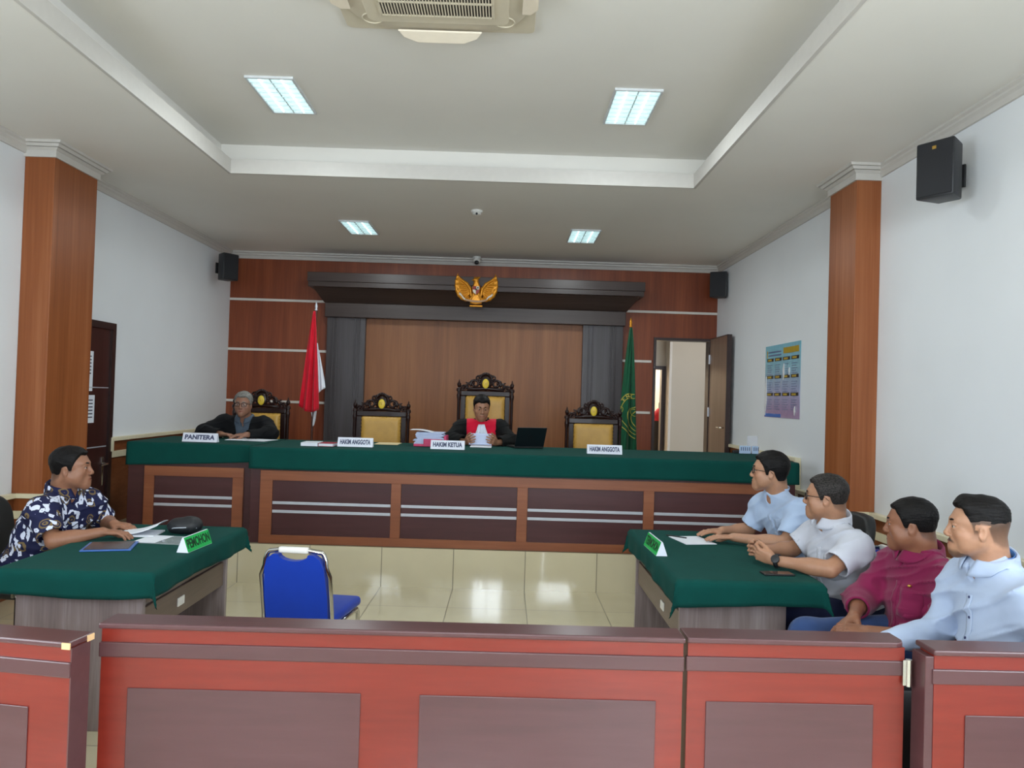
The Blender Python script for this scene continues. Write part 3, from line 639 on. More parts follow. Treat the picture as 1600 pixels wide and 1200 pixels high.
# ---- carved judge chairs
def spiral(cx, cz, r0, r1, a0, a1, n=18, y=0): return [(cx + (r0 + (r1 - r0) * k / n) * math.cos(a0 + (a1 - a0) * k / n), y, cz + (r0 + (r1 - r0) * k / n) * math.sin(a0 + (a1 - a0) * k / n)) for k in range(n + 1)]
def carved_chair(zr, loc, label, rz=0.0):
    """zr: height of the top rail; faces -y"""
    r = thing('carved_armchair', loc, label, 'chair', rz, 'carved judge chairs'); W = .285; yb = .27
    for s in (-1, 1):
        pr = [(.020, 0), (.024, .02), (.017, .05), (.022, .12), (.017, .25), (.022, .45), (.018, .50), (.021, .52), (.016, .60), (.016, zr - .10), (.022, zr - .06), (.024, zr - .04), (.017, zr - .02), (.017, zr), (.027, zr + .005), (.027, zr + .03), (.012, zr + .045), (.022, zr + .07), (.021, zr + .085), (.009, zr + .10), (.008, zr + .112), (.003, zr + .13)]
        MB().lathe(pr, (s * W, yb, 0), 14).build('back_post', MAT['red_wood'], r, smooth=True, angle=50)
        MB().lathe([(.024, 0), (.027, .03), (.02, .06), (.028, .2), (.02, .34), (.03, .40), (.03, .44), (.02, .50), (.024, .58), (.018, .66)], (s * (W - .01), -.24, 0), 14).build('leg', MAT['red_wood'], r, smooth=True, angle=50)
        MB().tube([(s * W, yb, .70), (s * (W + .01), .1, .705), (s * W, -.1, .69), (s * (W - .005), -.25, .675), (s * (W - .005), -.31, .655), (s * (W - .005), -.325, .63)], [.022, .026, .028, .030, .026, .018], 10).build('armrest', MAT['red_wood'], r, smooth=True)
    MB().box(-W, W, -.26, .27, .36, .42, .01).build('seat_frame', MAT['red_wood'], r)
    MB().box(-W + .03, W - .03, -.265, .235, .42, .485, .025, 3).build('seat', MAT['gold_hide'], r, smooth=True, angle=60)
    m = MB().box(-W + .02, W - .02, yb - .02, yb + .025, zr - .045, zr + .012, .008)
    m.box(-W + .02, -W + .075, yb - .018, yb + .022, .50, zr - .045, .006).box(W - .075, W - .02, yb - .018, yb + .022, .50, zr - .045, .006).box(-W + .02, W - .02, yb - .018, yb + .022, .50, .56, .006)
    m.build('back_frame', MAT['red_wood'], r)
    bw = W - .075
    def pad(u, v):
        x = -bw + 2 * bw * u; z = .56 + (zr - .045 - .56) * v; e = min(u, 1 - u, v, 1 - v); b = min(1, e / .12)
        return (x, yb - .012 - .035 * math.sqrt(max(0, 1 - (1 - b) ** 2)), z)
    up = MB().grid(pad, 26, 36); up.box(-bw, bw, yb - .012, yb + .03, .56, zr - .045); up = up.build('backrest', MAT['gold_hide'], r, smooth=True, angle=70)
    sm_ = bpy.data.meshes.get('stud') or None
    spots = [(q * (bw - .004), yb - .024, .58 + (zr - .09 - .56) * k / 12) for k in range(13) for q in (-1, 1)] + [(-bw + 2 * bw * k / 11, yb - .024, zr - .052) for k in range(1, 11)]
    if sm_ is None:
        o_ = MB().ball((0, 0, 0), .0075, 8, 6).build('stud', MAT['brass'], None, smooth=True); sm_ = o_.data; bpy.data.objects.remove(o_)
    for c_ in spots:
        o_ = bpy.data.objects.new('stud', sm_); COL.objects.link(o_); o_.parent = up; o_.location = c_
    # carved crest
    z0 = zr + .012; c = MB()
    for s in (-1, 1):
        for (cx, cz, ra, rb, a0, a1, tr) in ((.232, .026, .034, .008, 0, 7.5, .012), (.172, .045, .044, .010, 3.4, -3.6, .014), (.112, .072, .052, .012, -.5, 7, .016), (.082, .135, .036, .010, 4.2, -2.5, .013), (.145, .085, .026, .008, 2.0, -4.0, .010), (.205, .066, .020, .006, 1.0, 6.5, .009)):
            P = spiral(s * cx, z0 + cz, ra, rb, (a0 if s > 0 else PI - a0), (a1 if s > 0 else PI - a1), 20, yb); c.tube(P, [tr * (1 - .5 * k / 20) for k in range(21)], 7)
        for k in range(9): c.ball((s * (.085 + .021 * k), yb, z0 + .118 - .0125 * k + .010 * math.sin(k * 2.2)), (.013, .014, .018), 8, 6)
    for k in range(15):
        a = PI * (k / 14) * 1.24 - .38; c.ball((.066 * math.cos(a), yb - .006, z0 + .105 + .078 * math.sin(a)), (.016, .016, .019), 8, 6)
    c.ball((0, yb, z0 + .085), (.066, .022, .085), 16, 12)
    c.tube([(-.20, yb, z0 + .004), (-.10, yb, z0 + .02), (0, yb, z0 + .026), (.10, yb, z0 + .02), (.20, yb, z0 + .004)], .022, 8)
    for k in range(9): c.ball((.019 * (k - 4), yb - .004, z0 + .186 - .0022 * (k - 4) ** 2), (.010, .012, .013), 8, 6)
    c.build('carved_crest', MAT['red_wood'], r, smooth=True)
    md = MB().ball((0, yb - .020, z0 + .078), (.036, .012, .052), 20, 12).build('medallion', MAT['yellow'], r, smooth=True)
    g = MB()
    for s in (-1, 1): g.tube(spiral(0, z0 + .080, .020, .020, PI / 2 + s * .5, PI / 2 + s * 2.3, 8, yb - .032), .0022, 5)
    g.ball((0, yb - .031, z0 + .080), (.006, .003, .012), 8, 6); g.build('emblem', MAT['brass'], md, smooth=True)
    return r
carved_chair(1.085, (-1.325, 7.95, .325), 'empty carved chair with mustard back to the left of the judge')
carved_chair(1.335, (-.225, 7.99, .325), 'tallest carved chair, behind the judge in the red and black robe')
carved_chair(1.075, (.940, 7.95, .325), 'empty carved chair with mustard back beside the green flag')
carved_chair(1.085, (-2.615, 7.97, .325), 'carved chair behind the grey-haired man in the black blazer')
# ---- blue stacking chairs
def blue_chair(loc, rz, label):
    r = thing('banquet_chair', loc, label, 'chair', rz, 'blue stacking chairs'); W = .162
    def bk(t): return .20 + .10 * max(0, t - .45) / .4   # lean of the back
    P = [(-W - .012, bk(z), z) for z in (.40, .5, .6, .7)] + [(-W + .006 + .03 * (1 - math.cos(a)), bk(.72), .745 + .075 * math.sin(a)) for a in (0, .5, 1.0, 1.4)]
    P = P + [(-.06, bk(.83), .834), (.06, bk(.83), .834)] + [(-x, y, z) for x, y, z in P[::-1]]
    MB().tube(P, .0115, 10).build('back_frame', MAT['chrome'], r, smooth=True)
    def prof():
        o = []
        for x, z in ((-W + .004, .43), (-W + .002, .6), (-W + .012, .74), (-W + .03, .79), (-W + .06, .812)): o.append((x, z))
        for k in range(9): a = PI + PI * k / 8; o.append((.075 * math.cos(a), .812 + .034 * math.sin(a)))
        return o + [(-x, z) for x, z in o[4::-1]]
    pts = prof(); bm = MB(); n = len(pts)
    f = [(x, bk(z) - .022, z) for x, z in pts]; b = [(x, bk(z) + .018, z) for x, z in pts]
    cz = [(0, .62)]
    bm.prism(pts, 0, 1, 'y'); vs = []
    for (x, y, z) in bm.v: vs.append((x, bk(z) + (-.024 if y < .5 else .018), z))
    bm.v = vs; bm.build('backrest', MAT['blue'], r)
    MB().box(-.075, .075, bk(.83) - .014, bk(.83) + .014, .818, .848, .008).build('handle', MAT['white_plastic'], r, smooth=True, angle=50)
    sp = MB().box(-.185, .185, -.225, .205, .435, .490, .024, 3); sp.v = [(x * (1 + (.08 if y < 0 else 0)), y, z + .008 * math.cos(x * 6)) for x, y, z in sp.v]
    sp.build('seat', MAT['blue'], r, smooth=True, angle=60)
    for s in (-1, 1):
        MB().tube([(s * (W + .012), .20, .42), (s * (W + .014), .20, .40), (s * (W + .018), .235, .2), (s * (W + .02), .27, .012)], .0115, 10).build('leg', MAT['chrome'], r, smooth=True)
        MB().tube([(s * (W + .012), .20, .43), (s * (W + .018), 0, .43), (s * (W + .02), -.19, .425), (s * (W + .02), -.215, .40), (s * (W + .02), -.225, .2), (s * (W + .02), -.235, .012)], .0115, 10).build('leg', MAT['chrome'], r, smooth=True)
    MB().tube([(-W - .018, .235, .2), (W + .018, .235, .2)], .009, 8).tube([(-W - .02, -.21, .405), (W + .02, -.21, .405)], .009, 8).build('stretcher', MAT['chrome'], r, smooth=True)
    return r
bc = blue_chair((-.985, 4.07, 0), PI - .10, 'empty blue chair standing alone facing the judges')
for loc, rz, lb in (((1.85, 4.25, 0), -PI / 2 + .04, 'blue chair under the man in white with a black watch'), ((1.93, 3.47, 0), -PI / 2 + .02, 'blue chair under the man in the maroon shirt'), ((1.90, 2.84, 0), -PI / 2, 'blue chair under the bearded man in the button-up shirt')):
    c = copy_tree(bc); c.location = loc; c.rotation_euler = (0, 0, rz); c['label'] = lb
# ---- black office chairs
def office_chair(loc, rz, label):
    r = thing('office_chair', loc, label, 'chair', rz, 'black office chairs')
    def pad(mb, x0, x1, yf, z0, z1, th, cv):
        P = []
        for k in range(28):
            a = 2 * PI * k / 28; P.append(((x0 + x1) / 2 + (x1 - x0) / 2 * math.copysign(abs(math.cos(a)) ** .55, math.cos(a)), (z0 + z1) / 2 + (z1 - z0) / 2 * math.copysign(abs(math.sin(a)) ** .6, math.sin(a))))
        q = MB().prism(P, 0, th, 'y', .018); q.v = [(x, yf + y + cv * (z - z0) - .9 * x * x, z) for x, y, z in q.v]; mb.add(q.v, q.f)
    m = MB(); pad(m, -.22, .22, .22, .53, .955, .07, .16); m.build('backrest', MAT['black_hide'], r, smooth=True, angle=50)
    MB().box(-.24, .24, -.24, .23, .43, .50, .03, 3).build('seat', MAT['black_hide'], r, smooth=True, angle=50)
    for s in (-1, 1): MB().tube([(s * .25, .18, .45), (s * .29, .20, .50), (s * .30, .17, .56), (s * .30, .05, .60), (s * .30, -.10, .595), (s * .29, -.18, .56), (s * .26, -.16, .46)], .013, 8).build('armrest', MAT['chrome'], r, smooth=True)
    MB().cyl((0, 0, .10), (0, 0, .43), .028).build('column', MAT['black_plastic'], r, smooth=True, angle=40)
    b = MB()
    for k in range(5): a = 2 * PI * k / 5; b.tube([(0, 0, .11), (.26 * math.cos(a), .26 * math.sin(a), .075)], [.026, .016], 8)
    b.build('star_base', MAT['black_plastic'], r, smooth=True)
    for k in range(5): a = 2 * PI * k / 5; MB().ball((.26 * math.cos(a), .26 * math.sin(a), .03), (.03, .03, .03), 10, 8).build('caster', MAT['black_plastic'], r, smooth=True)
    return r
oc = office_chair((-2.74, 4.43, 0), PI / 2 - .1, 'black office chair under the man in the patterned shirt')
c = copy_tree(oc); c.location = (1.92, 4.78, 0); c.rotation_euler = (0, 0, -PI / 2 + .05); c['label'] = 'black office chair under the man in pale blue at the far end of the desk'
# ------------------------------------------------------------------ ceiling things
MAT['lamp_panel'] = emit('lit_louver', (206, 238, 240), .9).m; MAT['lamp_tube'] = emit('lit_tube', (240, 255, 255), 1.5).m; MAT['lamp_frame'] = plain('white_lamp_frame', (214, 218, 220), .4); MAT['louver'] = plain('louver_blade', (226, 238, 240), .25, .3)
def ceiling_lamp(loc, label):
    r = thing('ceiling_lamp', loc, label, 'ceiling light', 0, 'recessed ceiling lights'); a, b = .163, .322
    MB().box(-a, -a + .014, -b, b, -.016, 0).box(a - .014, a, -b, b, -.016, 0).box(-a, a, -b, -b + .014, -.016, 0).box(-a, a, b - .014, b, -.016, 0).build('frame', MAT['lamp_frame'], r)
    MB().box(-a + .014, a - .014, -b + .014, b - .014, -.004, -.001).build('reflector', MAT['lamp_panel'], r)
    for x in (-.075, .075): MB().cyl((x, -b + .03, -.012), (x, b - .03, -.012), .006, seg=8).build('tube', MAT['lamp_tube'], r, smooth=True)
    m = MB().box(-.004, .004, -b + .014, b - .014, -.014, -.004)
    for k in range(1, 8): y = -b + 2 * b * k / 8; m.box(-a + .014, a - .014, y - .0015, y + .0015, -.0155, -.004)
    m.build('louver', MAT['louver'], r); return r
l0 = ceiling_lamp((-1.648, 5.41, ZT), 'lit ceiling light in the tray, left of the air conditioner')
for loc, lb in (((.826, 5.413, ZT), 'lit ceiling light in the tray, right of the air conditioner'), ((-1.656, 8.37, ZC), 'lit ceiling light above the red and white flag side of the bench'), ((.796, 8.45, ZC), 'lit ceiling light nearest the open doorway')):
    c = copy_tree(l0); c.location = loc; c['label'] = lb
MAT['ac'] = plain('aged_white_plastic', (214, 204, 182), .4, var=.02); MAT['ac_flap'] = plain('flap_plastic', (236, 224, 204), .35, var=.02); MAT['ac_dark'] = plain('dark_grille_filter', (34, 28, 30), .8)
ac = thing('air_conditioner', (-.432, 3.80, ZT), 'square ceiling cassette air conditioner at the top of the view', 'air conditioner')
def rrect(w, h, r, n=6):
    o = []
    for cx, cy, a0 in ((w - r, h - r, 0), (-w + r, h - r, PI / 2), (-w + r, -h + r, PI), (w - r, -h + r, 1.5 * PI)):
        for k in range(n + 1): a = a0 + PI / 2 * k / n; o.append((cx + r * math.cos(a), cy + r * math.sin(a)))
    return o
MB().prism(rrect(.53, .53, .04), -.022, 0, 'z', .006).build('panel', MAT['ac'], ac)
oct_ = [(.50 * math.copysign(abs(math.cos(a)) ** .62, math.cos(a)), .50 * math.copysign(abs(math.sin(a)) ** .62, math.sin(a))) for a in [2 * PI * k / 64 for k in range(64)]]
MB().prism(oct_, -.042, -.022, 'z', .008).build('raised_ring', MAT['ac'], ac, smooth=True, angle=40)
MB().prism(rrect(.385, .385, .05), -.050, -.042, 'z', .003).build('centre_plate', MAT['ac'], ac)
MB().prism(rrect(.30, .30, .015), -.053, -.050, 'z').build('grille_back', MAT['ac_dark'], ac)  # evenly dark plate behind the slats
g = MB()
for k in range(39): x = -.295 + .59 * k / 38; g.box(x - .0035, x + .0035, -.298, .298, -.060, -.053)
for y in (-.298, -.15, 0, .15, .292): g.box(-.30, .30, y - .006, y + .006, -.061, -.053)
g.box(-.306, -.296, -.306, .306, -.061, -.05).box(.296, .306, -.306, .306, -.061, -.05); g.build('grille', MAT['ac'], ac)
for k in range(4):
    a = k * PI / 2; R_ = Matrix.Rotation(a, 4, 'Z')
    fl = MB().prism([(-.235, .455), (.235, .455), (.205, .50), (.13, .535), (-.13, .535), (-.205, .50)], -.062, -.052, 'z', .003); fl.v = [tuple(R_ @ Vector((x, y, z - (y - .455) * .35))) for x, y, z in fl.v]; fl.build('air_flap', MAT['ac_flap'], ac)
    cp = MB().tube([R_ @ Vector((.36 + .055 * math.cos(t), .36 + .055 * math.sin(t), -.044)) for t in np.linspace(0, 2 * PI, 20)[:-1]], .004, 6, closed=True); cp.build('corner_cap', MAT['ac'], ac, smooth=True)
dm = thing('smoke_detector', (-.341, 7.45, ZC), 'small white round detector on the ceiling above the bench', 'detector')
MB().lathe([(.055, 0), (.058, -.01), (.052, -.022), (.04, -.03), (.04, -.04), (.02, -.05), (0, -.052)], (0, 0, 0), 24).build('housing', MAT['white_plastic'], dm, smooth=True, angle=50); MB().ball((0, -.035, -.038), .012, 10, 8).build('sensor', MAT['black_plastic'], dm, smooth=True)
cc = thing('dome_camera', (-.435, 9.93, ZC), 'small white security camera with a dark lens above the eagle emblem', 'camera')
MB().lathe([(.05, 0), (.055, -.012), (.05, -.03), (.042, -.04)], (0, 0, 0), 20).ball((0, -.01, -.055), (.046, .046, .046), 18, 12).build('housing', MAT['white_plastic'], cc, smooth=True, angle=60); MB().ball((0, -.045, -.080), (.030, .026, .028), 16, 10).build('lens', MAT['black_plastic'], cc, smooth=True)
# ---- loudspeakers
MAT['spk'] = plain('speaker_cabinet', (30, 31, 35), .45); MAT['spk_grille'] = plain('speaker_grille', (24, 25, 30), .7, bump=.3, bs=700)
def speaker(loc, rz, label, sc=1.0):
    r = thing('loudspeaker', loc, label, 'speaker', rz, 'wall loudspeakers'); w, h, d = .125 * sc, .185 * sc, .19 * sc
    P = [(-w, 0), (w, 0), (w * .62, d), (-w * .62, d)]
    MB().prism(P, -h, h, 'z', .012).build('cabinet', MAT['spk'], r, smooth=True, angle=35)
    MB().box(-w + .012, w - .012, -.006, .004, -h + .012, h - .012, .006).build('grille', MAT['spk_grille'], r)
    MB().box(-.012, .012, -.009, -.006, h - .055, h - .035, .002).build('badge', MAT['brass'], r)
    MB().tube([(0, d - .01, h * .6), (0, d + .05, h * .6), (0, d + .06, h * .3), (0, d + .06, -h * .5), (0, d + .02, -h * .7)], .010, 8).cyl((0, d, .0), (0, d + .10, .0), .018).box(-.04, .04, d + .09, d + .105, -.07, .07, .004).build('bracket', MAT['black_plastic'], r, smooth=True, angle=45)
    return r
s0 = speaker((2.49, 4.50, 3.04), math.radians(-58), 'black loudspeaker high on the right wall nearest the camera', .92)
for loc, rz, lb in (((-3.40, 9.36, 3.10), 55, 'black loudspeaker in the back corner by the left wall'), ((2.62, 9.62, 3.115), -30, 'black loudspeaker in the back corner above the open door')):
    c = copy_tree(s0); [bpy.data.objects.remove(x) for x in list(c.children) if x.name.startswith('badge')]; c.location = loc; c.rotation_euler = (0, 0, math.radians(rz)); c['label'] = lb
for o in list(COL.objects):
    if o.name.startswith('loudspeaker.'): o.scale = (.95, .95, .95)
# ---- golden eagle emblem
MAT['gold'] = plain('gilded_plaster', (206, 136, 30), .30, .5, var=.15, vs=60); MAT['gold_dark'] = plain('dark_gilding', (150, 88, 20), .4, .4); MAT['ribbon'] = plain('white_ribbon', (222, 214, 200), .5); MAT['ribbon_mid'] = plain('tan_ribbon', (176, 138, 104), .5); MAT['flag_red'] = cloth('red_flag_cloth', (206, 10, 40), .08, .6); MAT['flag_white'] = cloth('white_flag_cloth', (226, 230, 240), .04, .6)
MAT['black_paint'] = plain('black_paint', (24, 20, 20), .4); MAT['red_paint'] = plain('red_paint', (140, 16, 14), .4)
ey = YB - .475
eg = thing('eagle_emblem', (-.418, ey, 2.945), 'golden eagle emblem with shield and white ribbon on the dark canopy', 'emblem')
E0 = np.array(eg.location)
def pt(x, z, y=0): return E0 + np.array([x, y, z])
sd = SDF(); sd.el(pt(0, .01), (.055, .035, .085), None, .02); sd.rc(pt(0, .06), pt(-.004, .115, -.012), .034, .030, .02); sd.el(pt(-.008, .128, -.015), (.034, .028, .026), None, .012); sd.rc(pt(-.030, .128, -.02), pt(-.058, .118, -.02), .010, .004, .006)
for k in range(5): sd.rc(pt(.012 * (k - 2), .145, -.01), pt(.02 * (k - 2) + .012, .172, -.004), .008, .003, .005)
for k in range(7): sd.rc(pt(0, -.07), pt(.021 * (k - 3), -.172 + .0035 * abs(k - 3)), .022, .013, .004)
for s in (-1, 1): sd.rc(pt(s * .03, -.05), pt(s * .072, -.125, -.01), .018, .014, .01)
P, Q = mesh_sdf(sd, .005); np_obj('body', P, Q, MAT['gold'], eg)
for s in (-1, 1):
    sd = SDF(); RIM = [(.075, -.110), (.125, -.122), (.170, -.105), (.210, -.066), (.236, -.012), (.248, .050), (.249, .110), (.240, .165), (.236, .205)]
    sd.path([pt(s * x, z, .004) for x, z in RIM], [.014, .022, .025, .027, .026, .024, .020, .013, .005], .012)
    sd.el(pt(s * .152, -.010, .010), (.062, .018, .118), frame((0, -1, 0), (s * .40, 0, 1)), .02); sd.el(pt(s * .205, .060, .010), (.040, .016, .075), frame((0, -1, 0), (s * .15, 0, 1)), .02)
    sd.path([pt(s * .060, -.075, -.012), pt(s * .075, .015, -.016), pt(s * .120, .075, -.012), pt(s * .190, .125, -.004), pt(s * .226, .165, 0)], [.014, .019, .019, .014, .008], .012)
    for k in range(6): t = k / 5; sd.rc(pt(s * (.085 + .02 * t), -.05 + .10 * t, -.006), pt(s * (.135 + .088 * t), -.100 + .155 * t, -.008), .012, .009, .004)
    P, Q = mesh_sdf(sd, .005); np_obj('wing', P, Q, MAT['gold'], eg)
shp = [(-.044, .045), (.044, .045), (.046, 0), (.036, -.035), (0, -.068), (-.036, -.035), (-.046, 0)]
sh_ = MB().prism([(E0[0] + x, E0[2] + z) for x, z in shp], ey - .052, ey - .036, 'y', .003).build('shield', MAT['gold_dark'], eg, world=True)
for nm, pts, mt in (('shield_quarter', [(-.040, .003), (-.003, .003), (-.003, .041), (-.040, .041)], 'red_paint'), ('shield_quarter', [(.003, .003), (.040, .003), (.040, .041), (.003, .041)], 'ribbon'), ('shield_quarter', [(-.041, -.003), (-.003, -.003), (-.003, -.060), (-.033, -.034)], 'ribbon'), ('shield_quarter', [(.003, -.003), (.041, -.003), (.033, -.034), (.003, -.060)], 'red_paint')):
    MB().prism([(E0[0] + x, E0[2] + z) for x, z in pts], ey - .055, ey - .051, 'y').build(nm, MAT[mt], sh_, world=True)
MB().prism([(E0[0] + .013 * math.cos(a), E0[2] + .002 + .015 * math.sin(a)) for a in np.linspace(0, 2 * PI, 6)[:-1]], ey - .059, ey - .055, 'y').box(E0[0] + .013, E0[0] + .031, ey - .058, ey - .054, E0[2] + .013, E0[2] + .031).build('shield_centre', MAT['black_paint'], sh_, world=True)
def rib(u, v):
    x = -.20 + .40 * u; e = abs(x) / .20; z = -.128 - .020 * math.cos(x * 11) + (.055 * max(0, e - .62) / .38) ; return (E0[0] + x, ey - .052 + .012 * math.sin(x * 30), E0[2] + z + .026 * (v - .5))
MB().grid(lambda u, v: rib(.16 + .68 * u, v), 34, 3, thick=.004).build('ribbon', MAT['ribbon_mid'], eg, smooth=True, world=True)
for s in (0, 1): MB().grid(lambda u, v: tuple(np.array(rib(-.02 + .18 * u if s == 0 else .84 + .18 * u, v)) + [0, -.004, .006 * math.sin(u * 6)]), 10, 3, thick=.006).build('ribbon_end', MAT['ribbon'], eg, smooth=True, world=True)
MB().box(E0[0] - .078, E0[0] + .085, ey - .02, ey + .01, E0[2] - .212, E0[2] - .190, .006).build('plinth', MAT['gold'], eg, world=True)
# ---- flags on poles
MAT['pole'] = plain('brown_flag_pole', (72, 38, 26), .3); MAT['green_flag'] = cloth('green_flag_cloth', (0, 78, 48), .1, .6); MAT['gold_thread'] = plain('gold_thread', (172, 158, 62), .5)
def pole(root, x, y, zt, tip):
    MB().cyl((x, y, .325), (x, y, zt), .014).build('pole', MAT['pole'], root, smooth=True, world=True, angle=40)
    MB().lathe([(.17, .325), (.17, .345), (.06, .365), (.03, .40), (.02, .43)], (x, y, 0), 24).build('base', MAT['pole'], root, smooth=True, world=True, angle=40)
    MB().lathe([(.012, zt - .01), (.02, zt + .005), (.012, zt + .02), (.018, zt + .05), (.002, zt + .11)], (x, y, 0), 12).build('finial', tip, root, smooth=True, world=True)
fx, fy = -2.345, 9.35
rf = thing('national_flag', (fx, fy, .325), 'red and white flag hanging furled on a pole left of the surround', 'flag'); pole(rf, fx, fy, 2.60, MAT['silver'])
def sheet(xl, xr, z0, z1, y, amp, n, flare=0, tip=0, ph=0.):
    def fn(u, v):
        z = z1 + (z0(u) - z1) * v; a = xl(v); b = xr(v); return (a + (b - a) * u, y + amp * (.25 + v) * math.sin(u * n + ph) + .012 * math.sin(u * 17 + v * 4), z)
    return fn
MB().grid(sheet(lambda v: fx - .014 - .135 * v ** .8, lambda v: fx + .012 + .075 * v ** .9, lambda u: 1.43 - .07 * math.sin(u * 2.6) , 2.58, fy - .075, .028, 13), 48, 30, thick=.004).build('red_cloth', MAT['flag_red'], rf, smooth=True, world=True)
MB().grid(sheet(lambda v: fx + .02 - .03 * v, lambda v: fx + .03 + .115 * v ** .9, lambda u: 1.66 - .12 * (1 - u), 2.20, fy - .002, .010, 6), 24, 24, thick=.004).grid(sheet(lambda v: fx - .142 + .10 * v, lambda v: fx + .055 - .02 * v, lambda u: 1.42 - .23 * math.exp(-((u - .75) / .3) ** 2) , 1.52, fy - .002, .012, 8), 30, 20, thick=.004).build('white_cloth', MAT['flag_white'], rf, smooth=True, world=True)
gx, gy = 1.492, 9.35
gf = thing('court_flag', (gx, gy, .325), 'green court flag with a gold ring emblem hanging furled on a pole', 'flag'); pole(gf, gx, gy, 2.52, MAT['gold'])
gl = lambda v: gx - .015 - .145 * v ** .75; gr = lambda v: gx + .012 + .105 * v ** .8
gfn = sheet(gl, gr, lambda u: .72 + .04 * math.sin(u * 5), 2.50, gy - .05, .030, 11, ph=.6)
MB().grid(gfn, 56, 40, thick=.004).build('green_cloth', MAT['green_flag'], gf, smooth=True, world=True)
def gpt(x, z):
    v = (2.50 - z) / (2.50 - .74); u = (x - gl(v)) / (gr(v) - gl(v))
    return None if u > .985 or u < .015 else Vector(gfn(u, v)) + Vector((0, -.007, 0))
em = MB()
def arc(cx, cz, r, a0, a1, t, n=48):
    run = []
    for k in range(n + 1):
        a = a0 + (a1 - a0) * k / n; p = gpt(cx + r * math.cos(a), cz + r * math.sin(a))
        if p is None:
            if len(run) > 1: em.tube(run, t, 5)
            run = []
        else: run.append(p)
    if len(run) > 1: em.tube(run, t, 5)
ex, ez = gx + .110, 1.465
for r, t in ((.262, .006), (.215, .005)): arc(ex, ez, r, PI * .48, PI * 1.55, t)
arc(ex + .02, ez - .03, .15, PI * .55, PI * 1.5, .005); arc(ex + .03, ez - .03, .11, PI * .7, PI * 1.45, .006); arc(ex - .05, ez + .04, .04, .4, 5.2, .004); arc(ex - .235, ez + .04, .05, -1.0, 1.3, .004); em.build('emblem', MAT['gold_thread'], gf, smooth=True, world=True)
for i, ch in enumerate('PENG'):
    a = PI * (.86 - .085 * i); p = gpt(ex + .236 * math.cos(a), ez + .236 * math.sin(a))
    if p is not None:
        lt_ = text_mesh('lettering', ch, .058, MAT['gold_thread'], gf, Matrix.Translation(p - Vector(gf.location) + Vector((0, -.004, 0))) @ Matrix.Rotation(PI / 2, 4, 'X') @ Matrix.Rotation(a - PI / 2, 4, 'Z'), extrude=.002, bold=.0012)
# ---- wall poster
def poster_mat():
    t = NT('poster_print'); t.set(Roughness=.12, Specular_IOR_Level=.6, Coat_Weight=.5); v = t.coords(src='Generated'); s = t.n('ShaderNodeSeparateXYZ'); t.l(v, s.inputs[0])
    t.base(t.ramp(s.outputs['Z'], [(.05, lin((168, 140, 176))), (.35, lin((168, 176, 210))), (.7, lin((140, 192, 208))), (1, lin((124, 194, 214)))])); t.bump(t.noise(t.coords((1, 3, 1)), 7, 2), .25, .02); return t.m
MAT['poster'] = poster_mat(); MAT['poster_dark'] = plain('poster_black_print', (30, 38, 40), .3); MAT['poster_gold'] = plain('poster_gold_print', (178, 150, 46), .3); MAT['poster_blue'] = plain('poster_blue_print', (58, 110, 190), .3); MAT['poster_text'] = plain('poster_text_print', (84, 104, 140), .4); MAT['film'] = plain('plastic_film', (232, 232, 232), .15)
po = thing('wall_poster', (XR, 7.65, 1.86), 'blue and purple printed poster under plastic on the right wall', 'poster')
PX = XR - .006
def flat(y0, y1, z0, z1, mt, name, d=.0015, par=None): return MB().box(PX - d, PX, 8.14 - y1 * .97, 8.14 - y0 * .97, 1.49 + z0 * .74, 1.49 + z1 * .74).build(name, MAT[mt], par or po, world=True)
MB().box(PX, XR - .001, 7.17, 8.14, 1.49, 2.23, .001).build('sheet', MAT['poster'], po, world=True)
flat(.54, .96, .865, .945, 'poster_gold', 'heading_box'); text_mesh('lettering', 'JADWAL SIDANG', .045, MAT['poster_dark'], po, Matrix.Translation((PX - .003 - XR, 8.14 - .75 * .97 - 7.65, 1.49 + .905 * .74 - 1.86)) @ Matrix.Rotation(-PI / 2, 4, 'Z') @ Matrix.Rotation(PI / 2, 4, 'X'), .34) if False else None
m = MB()
for k in range(2): m.box(PX - .0015, PX, 8.14 - .48 * .97, 8.14 - .10 * .97, 1.49 + (.895 - .045 * k) * .74, 1.49 + (.915 - .045 * k) * .74)
for (zz, n) in ((.72, 5), (.48, 5), (.24, 5)):
    for c_ in range(4):
        for k in range(n): y = .07 + .235 * c_; z = zz - .032 * k; m.box(PX - .0012, PX, 8.14 - (y + .15 - .03 * (k % 2)) * .97, 8.14 - y * .97, 1.49 + z * .74, 1.49 + (z + .008) * .74)
m.build('small_print', MAT['poster_text'], po, world=True); flat(.05, .075, .83, .93, 'poster_gold', 'logo')
for z in (.775, .535, .295):
    for c_ in range(4):
        y = .06 + .235 * c_; o = flat(y, y + .20, z, z + .045, 'poster_dark', 'month_bar'); flat(y + .03, y + .14, z + .008, z + .034, 'poster_gold', 'bar_print', .0025, o)
flat(.02, .5, .005, .05, 'poster_blue', 'footer_band')
ff = MB(); rr = random.Random(4)
for (y, z, h_, w_) in ((.03, .30, .55, .05), (.56, .62, .22, .03), (.72, .62, .10, .02), (.88, .10, .12, .03)):
    ff.prism([(8.14 - (y + .01) * .97, 1.49 + z * .74 - h_ * .37), (8.14 - (y + w_) * .97, 1.49 + z * .74 - h_ * .1), (8.14 - (y + w_ * .6) * .97, 1.49 + z * .74 + h_ * .37), (8.14 - (y - .005) * .97, 1.49 + z * .74 + h_ * .1)], PX - .010, PX - .002, 'x')
ff.build('plastic_crease', MAT['film'], po, world=True)
